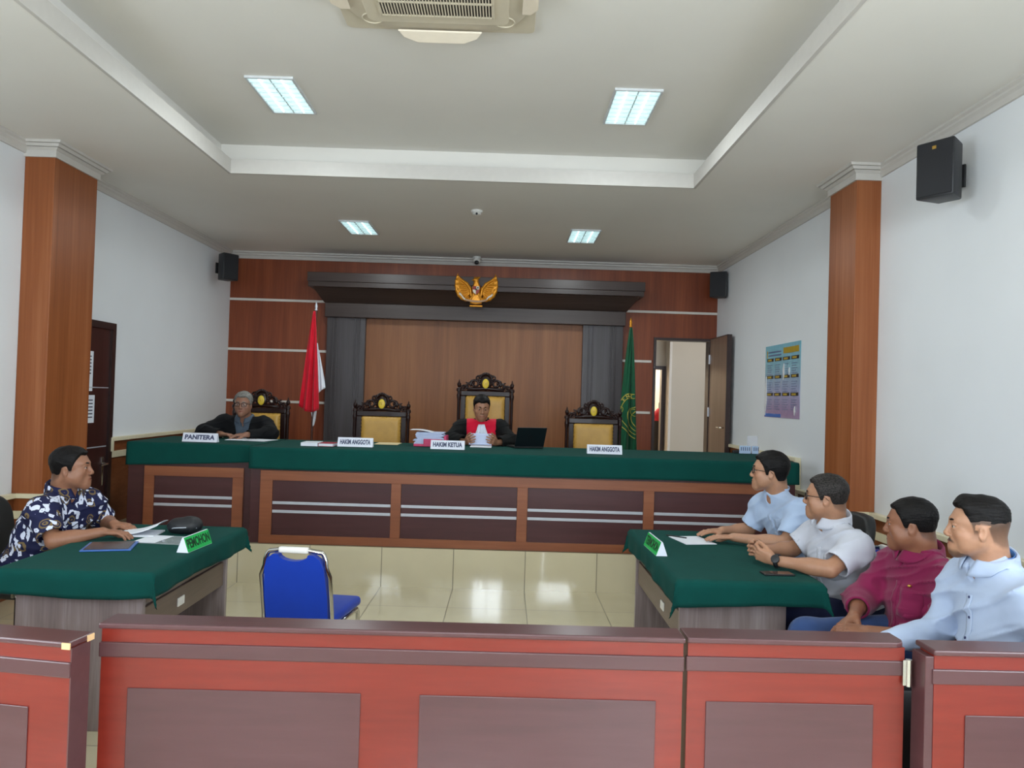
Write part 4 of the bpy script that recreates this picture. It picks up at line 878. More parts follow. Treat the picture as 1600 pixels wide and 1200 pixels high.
for z0, z1, y1, lb in ((1.555, 1.905, 6.79, 'upper white notice sheet taped to the dark left door'), (1.275, 1.52, 6.835, 'lower white notice sheet taped to the dark left door')):
    n_ = thing('notice_sheet', (XL + .022, y1 - .12, (z0 + z1) / 2), lb, 'paper', 0, 'notices on the left door'); MB().box(XL + .0225, XL + .0245, y1 - .24, y1, z0, z1).build('sheet', MAT['paper'], n_, world=True)
    m = MB()
    for k in range(6): m.box(XL + .0245, XL + .025, y1 - .20, y1 - .03, z1 - .05 - .03 * k, z1 - .04 - .03 * k)
    m.build('print', MAT['ink'], n_, world=True)
# ------------------------------------------------------------------ things on the benches
ZD = 1.1355
MAT['plate'] = plain('white_nameplate', (226, 230, 242), .35, var=.01); MAT['plate_ink'] = plain('blue_grey_letters', (70, 76, 108), .5); MAT['green_plate'] = plain('bright_green_card', (30, 178, 86), .45, var=.02); MAT['green_ink'] = plain('dark_green_letters', (8, 58, 30), .5)
def nameplate(loc, rz, txt, w, h, label, d=.05, mp='plate', mi='plate_ink', end=None, tw=.86, ts=.72):
    r = thing('nameplate', loc, label, 'nameplate', rz); 
    MB().prism([(-d, 0), (d, 0), (.004, h), (-.004, h)], -w / 2, w / 2, 'x', .001).build('card', MAT[end or mp], r)
    ang = math.atan2(h, d - .004); n = Vector((0, -math.sin(ang), math.cos(ang))); cpt = Vector((0, -(d + .004) / 2, h / 2))
    if end: # coloured face on a white card
        M = Matrix.Translation(cpt + n * .0012) @ Matrix.Rotation(ang, 4, 'X'); f = MB().box(-w / 2, w / 2, -math.hypot(h, d) / 2 + .003, math.hypot(h, d) / 2 - .002, -.0008, .0008, M=M); f.build('face', MAT[mp], r)
    text_mesh('lettering', txt, h * ts, MAT[mi], r, Matrix.Translation(cpt + n * .0022) @ Matrix.Rotation(ang, 4, 'X'), w * tw, bold=.0022); return r
nameplate((-2.690, 6.82, ZD), 0, 'PANITERA', .305, .078, 'white nameplate reading PANITERA in front of the grey-haired clerk', .032)
nameplate((-1.315, 6.79, ZD), 0, 'HAKIM ANGGOTA', .310, .080, 'white nameplate reading HAKIM ANGGOTA near the red book', .032)
nameplate((-.505, 6.82, ZD), 0, 'HAKIM KETUA', .300, .078, 'white nameplate reading HAKIM KETUA in front of the paper stack', .032)
nameplate((.885, 6.82, ZD), 0, 'HAKIM ANGGOTA', .310, .080, 'white nameplate reading HAKIM ANGGOTA beside the green flag', .032)
nameplate((-1.637, 4.125, .757), math.radians(86), 'PEMOHON', .27, .078, 'bright green tent card reading PEMOHON on the left desk', .032, 'green_plate', 'green_ink', 'plate', .92, .86)
nameplate((.882, 4.42, .757), math.radians(-88), 'TERMOHON', .32, .078, 'bright green tent card facing the aisle on the right desk', .032, 'green_plate', 'green_ink', 'plate', .92, .86)
MAT['blue_plate'] = plain('pale_blue_plate', (178, 200, 228), .3)
for x, w_, lb in ((2.335, .11, 'left pale blue acrylic plate at the right end of the bench'), (2.435, .06, 'small pale plate touching the acrylic brochure stand')):
    b_ = thing('acrylic_plate', (x, 7.46, ZD), lb, 'nameplate'); MB().box(-w_ / 2, w_ / 2, -.004, .004, 0, .075, .002).build('plate', MAT['blue_plate'], b_); m = MB()
    for k in range(max(2, int(w_ / .02))): m.box(-w_ / 2 + .014 + .02 * k, -w_ / 2 + .021 + .02 * k, -.0055, -.004, .028, .062)
    m.build('print', MAT['plate_ink'], b_)
MAT['acrylic'] = glass('clear_acrylic', (225, 228, 240), .30)
a_ = thing('brochure_stand', (2.43, 7.53, ZD), 'clear acrylic brochure stand at the right end of the bench', 'stand'); MB().box(-.05, .05, 0, .004, 0, .17).box(-.05, .05, -.05, -.046, 0, .07).box(-.05, -.046, -.05, .004, 0, .07).box(.046, .05, -.05, .004, 0, .07).box(-.05, .05, -.05, 0, 0, .004).build('holder', MAT['acrylic'], a_)
tag(MB().box(-.04, .04, -.02, .02, 0, .028, .006).build('microphone_base', MAT['black_plastic'], None, loc=None), 'small black gadget at the right end of the bench', 'gadget').location = (2.265, 7.50, ZD)
MAT['book_red'] = plain('red_book_cover', (168, 18, 48), .4); MAT['pink'] = plain('pink_folder', (196, 44, 96), .45); MAT['cream_paper'] = plain('cream_paper', (226, 206, 160), .6, var=.02); MAT['paper_blue'] = plain('bluish_paper', (190, 202, 232), .6, var=.03)
def book(loc, rz, w, d, h, cover, label):
    r = thing('book', loc, label, 'book', rz); MB().box(-w / 2, w / 2, -d / 2, d / 2, 0, .003, .001).box(-w / 2, w / 2, -d / 2, d / 2, h - .003, h, .001).box(-w / 2, -w / 2 + .003, -d / 2, d / 2, 0, h, .001).build('cover', MAT[cover], r); MB().box(-w / 2 + .003, w / 2 - .004, -d / 2 + .003, d / 2 - .003, .003, h - .003).build('pages', MAT['paper'], r); return r
book((-1.70, 6.80, ZD), .02, .15, .21, .030, 'paper', 'white book lying beside the red book on the bench'); book((-1.555, 6.80, ZD), -.03, .13, .20, .028, 'book_red', 'red book lying on the bench near the first chair')
tag(MB().box(-.11, .11, -.15, .15, 0, .0025).build('paper_sheet', MAT['cream_paper'], None), 'cream paper lying on the bench before the empty left chair', 'paper').location = (-1.11, 7.33, ZD)
st = thing('paper_stack', (-.69, 7.22, ZD), 'thick stack of case papers with pink folders beside the judge', 'papers')
MB().box(-.15, .15, -.13, .13, 0, .022, .003).build('pink_folder', MAT['pink'], st); m = MB(); rr = random.Random(3)
for k in range(12): a = rr.uniform(-.02, .02); m.box(-.14 + a, .115 + a + rr.uniform(-.02, .01), -.12, .12, .022 + .009 * k, .030 + .009 * k, .002)
m.build('sheets', MAT['paper_blue'], st); m = MB().grid(lambda u, v: (-.19 + .31 * u, -.11 + .22 * v, .131 + .012 * math.sin(u * 5) + .018 * (1 - u) ** 3), 16, 6, thick=.002); m.build('top_sheet', MAT['paper'], st, smooth=True)
MB().box(.125, .15, -.12, .12, .022, .10, .004).box(-.06, .11, -.135, -.125, .0, .07, .003).build('folder_flap', MAT['pink'], st)
lp = thing('laptop', (.215, 7.36, ZD), 'open black laptop seen from behind beside the judge', 'laptop', .36); MB().box(-.150, .150, -.05, .17, 0, .016, .005).build('base', MAT['black_plastic'], lp)
M = Matrix.Translation((0, -.045, .012)) @ Matrix.Rotation(math.radians(-18), 4, 'X') @ Matrix.Shear('XZ', 4, (.0, .0)); MAT['lid'] = plain('dark_laptop_lid', (16, 22, 26), .35)
ld = MB().box(-.150, .150, -.004, .004, 0, .20, .003, M=Matrix.Translation((0, -.045, .012)) @ Matrix.Rotation(math.radians(22), 4, 'X')).build('lid', MAT['lid'], lp)
MB().cyl(Matrix.Translation((0, -.045, .012)) @ Matrix.Rotation(math.radians(22), 4, 'X') @ Vector((0, -.0045, .10)), Matrix.Translation((0, -.045, .012)) @ Matrix.Rotation(math.radians(22), 4, 'X') @ Vector((0, -.006, .10)), .013).build('badge', MAT['black_paint'], ld)
for x, y, rz, lb in ((-2.50, 7.30, .05, 'white paper under the hands of the grey-haired clerk'), (-2.30, 7.26, -.15, 'white paper at the right of the clerk near his bench corner')):
    tag(MB().box(-.105, .105, -.148, .148, 0, .003).build('paper_sheet', MAT['paper'], None), lb, 'paper').location = (x, y, ZD); o = COL.objects[-1]; o.rotation_euler = (0, 0, rz)
# ---- on the left desk
ZL = .7585
MAT['blue_folder'] = plain('blue_folder_plastic', (62, 104, 176), .3); MAT['folder_dark'] = plain('dark_folder_sheet', (66, 58, 62), .25); MAT['clear'] = glass('clear_plastic', (215, 225, 228), .35, .1)
f_o = thing('document_folder', (-2.06, 4.07, ZL), 'blue edged document folder lying under the hand of the man in the patterned shirt', 'folder', .28); MB().box(-.12, .12, -.11, .12, 0, .008, .003).build('back_cover', MAT['blue_folder'], f_o); MB().box(-.105, .105, -.098, .11, .008, .0105, .001).build('front_sheet', MAT['folder_dark'], f_o)
f_o = thing('clear_folder', (-1.855, 4.29, ZL), 'clear plastic folder lying beside the green PEMOHON card', 'folder', -.08); MB().box(-.155, .155, -.10, .12, 0, .004, .001).build('sleeve', MAT['clear'], f_o); MB().box(-.15, -.02, -.095, .11, .004, .0055).build('paper', MAT['paper'], f_o); MB().cyl((.0, -.04, .004), (.0, -.04, .007), .009).build('snap_button', MAT['silver'], f_o)
p_o = thing('open_booklet', (-2.06, 4.45, ZL), 'open white booklet with a lifted page on the left desk', 'papers', .1); MB().box(-.11, .085, -.09, .10, 0, .010, .002).build('pages', MAT['paper'], p_o)
MB().grid(lambda u, v: (-.11 + .21 * u, -.09 + .19 * v, .012 + .055 * u ** 2 + .01 * math.sin(v * 3)), 14, 8, thick=.002).build('lifted_page', MAT['paper'], p_o, smooth=True)
MAT['bag'] = plain('black_bag_fabric', (24, 26, 30), .55, bump=.2, bs=120); bg_ = thing('waist_bag', (-1.855, 4.52, ZL), 'small black bag slumped on the left desk', 'bag')
E1 = np.array(bg_.location); sd = SDF(); sd.el(E1 + [0, 0, .045], (.095, .065, .05), None, .03); sd.el(E1 + [.04, 0, .05], (.055, .06, .048), None, .03); sd.el(E1 + [-.05, .01, .035], (.05, .05, .04), None, .03)
P, Q = mesh_sdf(sd, .006, lambda p, d: np.maximum(d + .006 * np.abs(vnoise(p, 60, 2)), E1[2] + .001 - p[:, 2])); np_obj('pouch', P, Q, MAT['bag'], bg_); MB().tube([(-.09, -.02, .02), (-.04, -.062, .04), (.03, -.066, .045), (.085, -.04, .04)], .003, 6).build('zipper', MAT['silver'], bg_, smooth=True)
MB().tube([(-.06, .06, .03), (-.08, .09, .012), (-.02, .10, .008), (.05, .09, .008), (.07, .06, .02)], .007, 6).build('strap', MAT['bag'], bg_, smooth=True)
# ---- on the right desk
ph_ = thing('mobile_phone', (1.395, 3.885, ZL), 'black mobile phone lying near the watch of the man in white', 'phone', .05); MB().box(-.078, .078, -.037, .037, 0, .009, .003).build('body', MAT['black_plastic'], ph_); MAT['screen'] = plain('dark_phone_screen', (92, 70, 66), .08); MB().box(-.03, .072, -.033, .033, .009, .0095).build('screen', MAT['screen'], ph_)
pn = thing('paper_sheet', (1.17, 4.77, ZL), 'white paper under the hands of the man in pale blue', 'paper', .2); MB().box(-.09, .11, -.13, .13, 0, .003).build('sheet', MAT['paper'], pn)
tag(MB().cyl((0, -.07, .004), (0, .06, .004), .004).cyl((0, .06, .004), (0, .075, .004), .004, .001).build('pen', MAT['black_plastic'], None, smooth=True), 'dark pen lying on the white paper of the right desk', 'pen').location = (1.10, 4.86, ZL + .003); COL.objects[-1].rotation_euler = (0, 0, .9)
# ------------------------------------------------------------------ people
def lerp(a, b, t): return np.asarray(a, float) * (1 - t) + np.asarray(b, float) * t
def rot_about(v, ax, ang):
    ax = unit(ax); v = np.asarray(v, float)
    return v * math.cos(ang) + np.cross(ax, v) * math.sin(ang) + ax * (ax @ v) * (1 - math.cos(ang))
def hand(sd, W, f, n, t, curl=(0.35, 0.4, 0.3), spread=0.10, thumb=0.6, sc=1.0):
    """W wrist, f towards the knuckles, n the way the palm faces, t towards the thumb"""
    f = unit(f); n = unit(n - f * (f @ n)); t0 = np.cross(n, f); t = t0 if t0 @ np.asarray(t, float) > 0 else -t0
    W = V3(W); R = np.stack([t, f, n], 1)
    sd.el(W + f * .046 * sc, np.array([.037, .053, .0155]) * sc, R, .018)
    sd.el(W + f * .035 * sc + t * .020 * sc + n * .006 * sc, np.array([.018, .034, .014]) * sc, R, .012)
    offs = (.029, .0095, -.0105, -.0285); lens = (.074, .083, .077, .062); rad = (.0092, .0093, .0088, .0078)
    for i in range(4):
        p = W + (f * (.089 - (.004 if i in (0, 3) else 0)) + t * offs[i]) * sc
        d = unit(f + t * spread * (1.5 - i))
        ax = np.cross(d, n); pts = [p]; a = 0
        for j, q in enumerate((.46, .30, .24)):
            a += curl[j] * (1 + .12 * (i - 1)); pts.append(pts[-1] + rot_about(d, ax, a) * lens[i] * q * sc)
        r = rad[i] * sc
        sd.rc(W + (f * .05 + t * offs[i] * .8) * sc, p, r * 1.05, r * 1.08, .010)
        sd.path(pts, [r * 1.05, r, r * .92, r * .8], .0035)
        for j in (0, 1): sd.el(pts[j] - n * r * .25, np.array([r, r, r]) * 1.05, None, .004)
    b = W + (f * .022 + t * .026 + n * .006) * sc
    d1 = unit(f * .72 + t * thumb + n * .30); d2 = unit(f * .92 + t * thumb * .35 + n * .40)
    sd.path([b, b + d1 * .040 * sc, b + (d1 * .040 + d2 * .032) * sc, b + (d1 * .040 + d2 * .056) * sc], [.0155 * sc, .0115 * sc, .0105 * sc, .0085 * sc], .008)
def head_prims(sd, H, R, s, fat=0.0):
    X = lambda *c: H + R @ (np.array(c) * s)
    def E(c, r, k, op=1, M=None): sd.el(X(*c), np.array(r) * s, R if M is None else R @ M, k * s, op)
    def C(a, b, ra, rb, k, op=1): sd.rc(X(*a), X(*b), ra * s, rb * s, k * s, op)
    E((0, -.014, .034), (.0745, .094, .083), .02)
    E((0, .022, .020), (.067, .070, .072), .03)
    E((0, .030, -.038), (.053 + fat * .4, .058, .072), .03)
    for q in (-1, 1):
        C((q * .049, -.004, -.048), (q * .015, .066, -.097), .021 + fat * .5, .016, .035)
        E((q * .041, .060, -.026), (.024, .022, .020), .022)
        E((q * (.045 + fat * .3), .040, -.055), (.014 + fat, .024, .026), .03)
        C((q * .010, .088, .026), (q * .040, .072, .026), .010, .009, .016)
    C((0, .078, -.100), (0, .074, -.103), .0165, .016, .024)
    E((0, .079, -.067), (.030, .020, .026), .022)
    for q in (-1, 1): E((q * .031, .096, .002), (.0165, .014, .0115), .012, -1)
    C((0, .091, .014), (0, .1065, -.028), .0075, .0108, .012)
    E((0, .1055, -.0315), (.0125, .0108, .0098), .008)
    for q in (-1, 1):
        E((q * .0125, .1005, -.0355), (.0085, .0100, .0078), .006)
        E((q * .031, .0800, .0085), (.0175, .0116, .0074), .004)
        E((q * .031, .0803, -.0060), (.0165, .0108, .0054), .004)
    E((0, .0945, -.0600), (.0240, .0085, .0052), .005)
    E((0, .0935, -.0700), (.0205, .0088, .0062), .005)
    C((-.022, .1005, -.0647), (.022, .1005, -.0647), .0022, .0022, .004, -1)
    for q in (-1, 1):
        a = q * 0.42; M = np.array([[math.cos(a), -math.sin(a), 0], [math.sin(a), math.cos(a), 0], [0, 0, 1]]).T
        E((q * .0760, -.010, -.012), (.0070, .0170, .0285), .008, 1, M)
        E((q * .0825, -.006, -.008), (.0050, .0090, .0165), .006, -1, M)
def hairline(q, st):
    y = q[:, 1]; x = np.abs(q[:, 0])
    fr = st.get('front', .066)
    zl = np.interp(y, [-.12, -.08, -.05, -.036, -.026, .000, .006, .018, .028, .040, .056, .072, .10],
                   [-.070, -.066, -.050, -.016, .012, .016, -.020, -.022, .012, .036, fr - .006, fr + .002, fr + .012])
    zl = zl + np.where(y > .03, .010 * np.exp(-((x - .040) / .016) ** 2), 0) + st.get('side', 0) * np.exp(-((y + .02) / .05) ** 2)
    return zl - q[:, 2]
def person(p):
    L = lambda k: V3(p[k])
    H, N, C, Pv = L('H'), L('N'), L('C'), L('P')
    Rh = frame(p['hf'], p.get('hu', (0, 0, 1))); s = p.get('hs', 1.0)
    up = unit(N - Pv); T = frame(p['tf'], up); fw = T[:, 1]; rt = T[:, 0]; up = T[:, 2]
    fat = p.get('fat', 0.0); h = p.get('h', .0040)
    S = {'L': L('SL'), 'R': L('SR')}; Eb = {'L': L('EL'), 'R': L('ER')}; W = {'L': L('WL'), 'R': L('WR')}
    K = {'L': L('KL'), 'R': L('KR')}; A = {'L': L('AL'), 'R': L('AR')}
    hip = {'L': Pv - rt * .085 - up * .02, 'R': Pv + rt * .085 - up * .02}
    base = Vector((Pv[0], Pv[1], p.get('floor', 0.0)))
    # ---- body
    torso = SDF()
    torso.el(Pv + up * .02, (.160 + fat * .4, .112 + fat * .4, .115), T, .05)
    torso.el(lerp(Pv, C, .5) + fw * (fat * .8 + .004), (.142 + fat, .104 + fat, .175), T, .06)
    torso.el(C, (.155 + fat * .4, .112 + fat * .4, .165), T, .06)
    torso.rc(S['L'] * .72 + N * .28 - up * .06, S['R'] * .72 + N * .28 - up * .06, .062, .062, .06)
    for a in 'LR':
        torso.rc(N - up * .020 - fw * .01, lerp(N - up * .016, S[a], .8), .044, .043, .045)
        torso.el(S[a], (.056, .056, .056), T, .045)
    skin = SDF(); skin.p = list(torso.p)
    skin.rc(H + Rh @ (np.array([0, -.032, -.070]) * s), N - up * .02 - fw * .005, .0490 * s * p.get('neck', 1) + fat * .25, .060 * p.get('neck', 1) + fat * .2, .03)
    skin.rc(H + Rh @ (np.array([0, -.050, -.02]) * s), N - up * .0 - fw * .035, .048 * s, .052 + fat * .2, .03)
    for a in 'LR':
        e, w = Eb[a], W[a]; d = unit(w - e)
        skin.rc(S[a], e, .048, .040, .03); skin.rc(e, w, .0385, .0265, .02)
        skin.el(lerp(e, w, .28), (.041, .041, .075), frame(np.cross(d, up + .01), d), .03)
        hp = p['hand' + a]; hand(skin, w, hp[0], hp[1], hp[2], **(hp[3] if len(hp) > 3 else {}))
        skin.path([hip[a], K[a], A[a]], [.082, .056, .040], .05); skin.el(lerp(K[a], A[a], .3) , (.054, .054, .09), None, .04)
        ff = V3(p.get('foot', p['tf'])); ff = unit(ff * [1, 1, 0]); skin.rc(A[a] - [0, 0, .03], A[a] + ff * .13 - [0, 0, .05], .038, .030, .03)
    nb = len(skin.p)
    head_prims(skin, H, Rh, s, p.get('jowl', 0.0))
    P, Q = mesh_sdf(skin, h)
    q = (P - H) @ Rh / s; sk = np.array(lin(p['skin'])[:3]) * .74; col = np.tile(sk, (len(P), 1))
    col *= (1 + .05 * vnoise(P, 40, 3))[:, None]
    st = p['hair']; hc = np.array(lin(st['c'])[:3])
    inh = (np.abs(q[:, 0]) < .12) & (np.abs(q[:, 1]) < .14) & (np.abs(q[:, 2]) < .15)
    def blend(w, c): col[:] = col * (1 - w[:, None]) + np.asarray(c) * w[:, None]
    sm = lambda v, a, b: np.clip((v - a) / (b - a), 0, 1)
    ear = (np.abs(q[:, 0]) > .072) & (np.abs(q[:, 1] + .010) < .026) & (q[:, 2] < .022)
    g = hairline(q, st); z = q[:, 2]
    blend(sm(-g, -.004, .012) * np.where(ear, 0, 1) * inh * st.get('fade', .8) * np.clip(.62 + (z + .05) * 5, .5, 1), hc)
    lip = np.exp(-((q[:, 2] + .0648) / .0085) ** 4) * np.exp(-(q[:, 0] / .023) ** 4) * (q[:, 1] > .080) * inh
    blend(lip * .8, sk * [.72, .40, .42])
    red = np.exp(-((np.abs(q[:, 0]) - .045) / .022) ** 2 - ((q[:, 2] + .028) / .022) ** 2) * (q[:, 1] > .03) * inh; blend(red * .25, sk * [1.05, .82, .78])
    bd = p.get('beard', 0)
    if bd:
        m = np.exp(-((q[:, 2] + .0515 + 8 * q[:, 0] ** 2) / .0045) ** 2) * np.exp(-(q[:, 0] / .034) ** 6) * (q[:, 1] > .072) * inh
        m2 = sm(-q[:, 2], .085, .10) * (q[:, 1] > .03) * inh * (np.abs(q[:, 0]) < .04)
        blend(np.clip(np.maximum(m * bd, m2 * bd * .5), 0, .92), hc)
    body = np_obj('person', P, Q, p['skin_mat'], None, col)
    body.data.transform(Matrix.Translation(-base)); body.location = base
    tag(body, p['label'], 'person', p.get('group'))
    # ---- eyes and brows
    for sgn in (-1, 1):
        e = MB(); M = Matrix([list(r) for r in Rh]); M = M.to_4x4()
        e.ball(H + Rh @ (np.array([sgn * .0305, .0790, .0022]) * s), .0118 * s, 16, 12)
        o = e.build('eye', MAT['eye_white'], body, smooth=True, world=True)
        e2 = MB(); e2.ball(H + Rh @ (np.array([sgn * .0305 + p.get('gaze', 0), .0868, .0022 + p.get('gz', 0)]) * s), (.0074 * s, .0048 * s, .0074 * s), 12, 8, M)
        e2.build('iris', MAT['iris'], o, smooth=True, world=True)
        b = MB(); pts = []
        for t in np.linspace(0, 1, 7):
            pts.append(H + Rh @ (np.array([sgn * (.013 + .034 * t), .0965 - .021 * t ** 1.8, .0245 + .006 * math.sin(t * 2.4) - .003 * t]) * s))
        b.tube([Vector(v) for v in pts], [r * s for r in (.0032, .0046, .0048, .0044, .0036, .0026, .001)], 8)
        b.build('eyebrow', p['hair_mat'], body, smooth=True, world=True)
    # ---- hair
    hr = SDF(); X = lambda *c: H + Rh @ (np.array(c) * s)
    t0 = st.get('t', 1.0)
    hr.el(X(0, -.014, .034), np.array([.0745, .094, .083]) * s + .004, Rh, .02); hr.el(X(0, .022, .020), np.array([.067, .070, .072]) * s + .004, Rh, .03)
    hr.rc(X(0, -.045, -.02), X(0, -.055, -.075), .052 * s, .040 * s, .03)
    def hp_(Pp, d):
        qq = ((Pp - H.astype(np.float32)) @ Rh.astype(np.float32)) / s
        th = np.interp(qq[:, 2], [-.08, -.02, .02, .055, .085, .12], st.get('prof', (-.005, -.003, -.0008, .005, .010, .011)))
        th = np.where(th > 0, th * t0, th)
        th = th + st.get('quiff', 0) * np.exp(-((qq[:, 1] - .062) / .030) ** 2) * np.clip((qq[:, 2] - .05) / .03, 0, 1)
        a = qq.copy(); a[:, 1] *= .35
        th = th + .0016 * vnoise(a, 420, 5) * np.clip((qq[:, 2] + .02) / .06, .3, 1) + st.get('rough', .0015) * vnoise(qq, 150, 6)
        gg = hairline(qq, st) + .004 * vnoise(qq, 160, 9)
        th = np.where(th > 0, th * np.clip(-gg / st.get('edge', .016) + .15, .12, 1), th)
        d = d - th * s; gg = gg * .8 * s
        m = np.maximum(.006 - np.abs(d - gg), 0) / .006
        return np.maximum(d, gg) + m * m * .0015
    P2, Q2 = mesh_sdf(hr, p.get('hh', .0030), hp_, .03)
    hair = np_obj('hair', P2, Q2, p['hair_mat'], body)
    # ---- trousers
    tr = SDF(); tr.el(Pv + up * .02, (.166 + fat * .4, .118 + fat * .4, .125), T, .05)
    for a in 'LR':
        tr.path([hip[a], K[a], A[a] + [0, 0, .03]], [.097 + fat * .2, .075, .062], .05)
    tr.half(Pv + up * .13, up, Pv - .5, Pv + .5)
    P3, Q3 = mesh_sdf(tr, .008, lambda a, d: d + .003 * vnoise(a, 28, 2))
    np_obj('trousers', P3, Q3, p['trouser_mat'], body)
    for a in 'LR':
        ff = unit(V3(p.get('foot', p['tf'])) * [1, 1, 0]); sh = SDF(); Rf = frame(ff, (0, 0, 1))
        sh.rc(A[a] - [0, 0, .035] - ff * .03, A[a] + ff * .05 - [0, 0, .045], .045, .042, .03); sh.el(A[a] + ff * .125 - [0, 0, .055], (.042, .085, .032), Rf, .04)
        zf = p.get('floor', 0.0)
        P4, Q4 = mesh_sdf(sh, .007, lambda a_, d: np.maximum(d, zf + .002 - a_[:, 2])); np_obj('shoe', P4, Q4, MAT['shoe'], body)
    # ---- clothing
    cl = p['cloth']; wrs = p.get('seed', 1)
    def garment(cl, parent, trim=None):
        sh = torso.inflate(cl.get('ease', .014)); hems = []
        for a in 'LR':
            fr = cl.get('sleeve'); s0, e, w = S[a], Eb[a], W[a]; d1 = unit(e - s0)
            if fr is None: continue
            r0, r1 = cl.get('sr', (.066, .064))
            if fr <= 1:
                Te = lerp(s0, e, fr); sh.p.append((3, np.minimum(s0, Te) - .09, np.maximum(s0, Te) + .09, .035, 1, (s0, Te, r0, r1)))
                hems.append((Te, d1, r1 - .010))
            else:
                Te = lerp(e, w, fr - 1); rr = cl.get('cuff', .043)
                sh.rc(s0, e, r0, r1 - .006, .035); d2 = unit(w - e)
                sh.p.append((3, np.minimum(e, Te) - .08, np.maximum(e, Te) + .08, .025, 1, (e, Te, r1 - .006, rr)))
                hems.append((Te, d2, rr - .010))
        if cl.get('open', True): sh.el(N + fw * .085 - up * .030, (.015, .045, .045), T, .008, -1)
        sh.half(Pv + up * p.get('hem', -.03), -up, Pv - .45, Pv + .45)
        wr = cl.get('wr', 1.0) * 1.5; C32 = C.astype(np.float32); T32 = T.astype(np.float32)
        def fold(Pp, d):
            loc = (Pp - C32) @ T32
            a = loc.copy(); a[:, 2] = a[:, 2] * 2.2 + a[:, 0] * .6; a[:, 0] *= .7
            f1 = 1 - np.abs(vnoise(a, 13, wrs)) * 2.2; f1 = np.clip(f1, 0, 1) ** 2; f3 = np.clip(1 - np.abs(vnoise(a[:, [1, 2, 0]], 21, wrs + 7)) * 2.4, 0, 1) ** 2; f2 = vnoise(loc, 30, wrs + 4)
            wt_ = np.float32(1)
            for (Te, dd, ri) in hems: wt_ = wt_ * np.clip((np.sqrt(((Pp - Te.astype(np.float32)) ** 2).sum(1)) - .055) / .09, .12, 1)
            d = d - wr * wt_ * (.0075 * f1 + .0045 * f3 + .0022 * f2 - .003)
            for (Te, dd, ri) in hems:
                d = np.maximum(d, -_d(0, (Te - dd * .012, Te + dd * .03, ri, ri + .002), Pp))
            return trim(loc, d, Pp) if trim is not None else d
        Pq, Qq = mesh_sdf(sh, cl.get('h', .006), fold)
        o = np_obj(cl.get('name', 'shirt'), Pq, Qq, cl['mat'], parent)
        if 'label' in cl: o['label'] = cl['label']
        return o, Pq, Qq
    shirt, P5, Q5 = garment(cl, body, cl.get('trim'))
    from mathutils.bvhtree import BVHTree
    bv = BVHTree.FromPolygons([tuple(v) for v in P5], [tuple(f) for f in Q5])
    def surf(x, z, off=.001):
        o = C + rt * x + up * z + fw * .6; hit = bv.ray_cast(Vector(o), Vector(-fw)); 
        return (np.array(hit[0]) + fw * off, np.array(hit[1])) if hit[0] is not None else (o - fw * .48, fw)
    def push(v, off):
        loc, nrm, _, dist = bv.find_nearest(Vector(v))
        if loc is None: return Vector(v)
        sd_ = (Vector(v) - loc).dot(nrm)
        return loc + nrm * off if sd_ < off and dist < .06 else Vector(v)
    for ly in p.get('layers', []):
        lo, P6, Q6 = garment(ly, body, ly.get('trim'))
        bv = BVHTree.FromPolygons([tuple(v) for v in P6], [tuple(f) for f in Q6])
    # collar
    ck = cl.get('collar', 'fold')
    if ck:
        ax = unit(lerp(unit(H - N + Rh @ np.array([0, -.04, -.1])), up, .55)); Fc = frame(fw, ax); gap = cl.get('gap', .22)
        rx, ry = .066 + fat * .25 + cl.get('cr', 0), .071 + fat * .25 + cl.get('cr', 0); hb = cl.get('hb', .036)
        prof = [(0.0, -.020), (.001, .3), (.002, .7), (.003, 1.0)] if ck == 'band' else [(0.0, -.020), (.001, .4), (.002, 1.0), (.007, 1.08), (.014, .85), (.021, .3), (.027, -.2), (.031, -.65)]
        nu, nv = 40, len(prof) - 1; vs = []
        for i in range(nu + 1):
            ph = gap + (2 * PI - 2 * gap) * i / nu; fr_ = max(0, math.cos(ph)); pt = max(0, 1 - abs(min(ph, 2 * PI - ph) - gap) / .75)
            row = []
            for j, (dr, zz) in enumerate(prof):
                zt = hb * (1 - .30 * fr_); zv = (zz if abs(zz) < .03 and j == 0 else zz * zt) - .022 * fr_
                if ck != 'band' and j >= 5: zv -= pt * .026 * (j - 4) / 3 * cl.get('pt', 1)
                r = 1 + 0 * dr; fa = ph - (pt * .10 * (j - 4) / 3 * (1 if ph < PI else -1) if ck != 'band' and j >= 5 else 0)
                c = N - fw * .018 + ax * cl.get('lift', .026) + Fc @ np.array([math.sin(fa) * (rx + dr), math.cos(fa) * (ry + dr), zv])
                row.append(push(c, .006) if j >= 4 else Vector(c))
            vs.append(row)
        m = MB().grid(lambda u, v: vs[int(round(u * nu))][int(round(v * nv))], nu, nv, thick=.0022)
        if 'lining' in cl:
            rows = []
            for i in range(nu + 1):
                ph = gap + .02 + (2 * PI - 2 * gap - .04) * i / nu; fr_ = max(0, math.cos(ph)); rows.append([Vector(N - fw * .018 + ax * cl.get('lift', .026) + Fc @ np.array([math.sin(ph) * (rx - .0035), math.cos(ph) * (ry - .0035), zz * hb * (1 - .30 * fr_) - .022 * fr_])) for zz in (-.4, .4, 1.0)])
            MB().grid(lambda u, v: rows[int(round(u * nu))][int(round(v * 2))], nu, 2, thick=.0015).build('collar_lining', cl['lining'], shirt, smooth=True, world=True)
        co = m.build('collar', cl.get('collar_mat', cl['mat']), shirt, smooth=True, world=True)
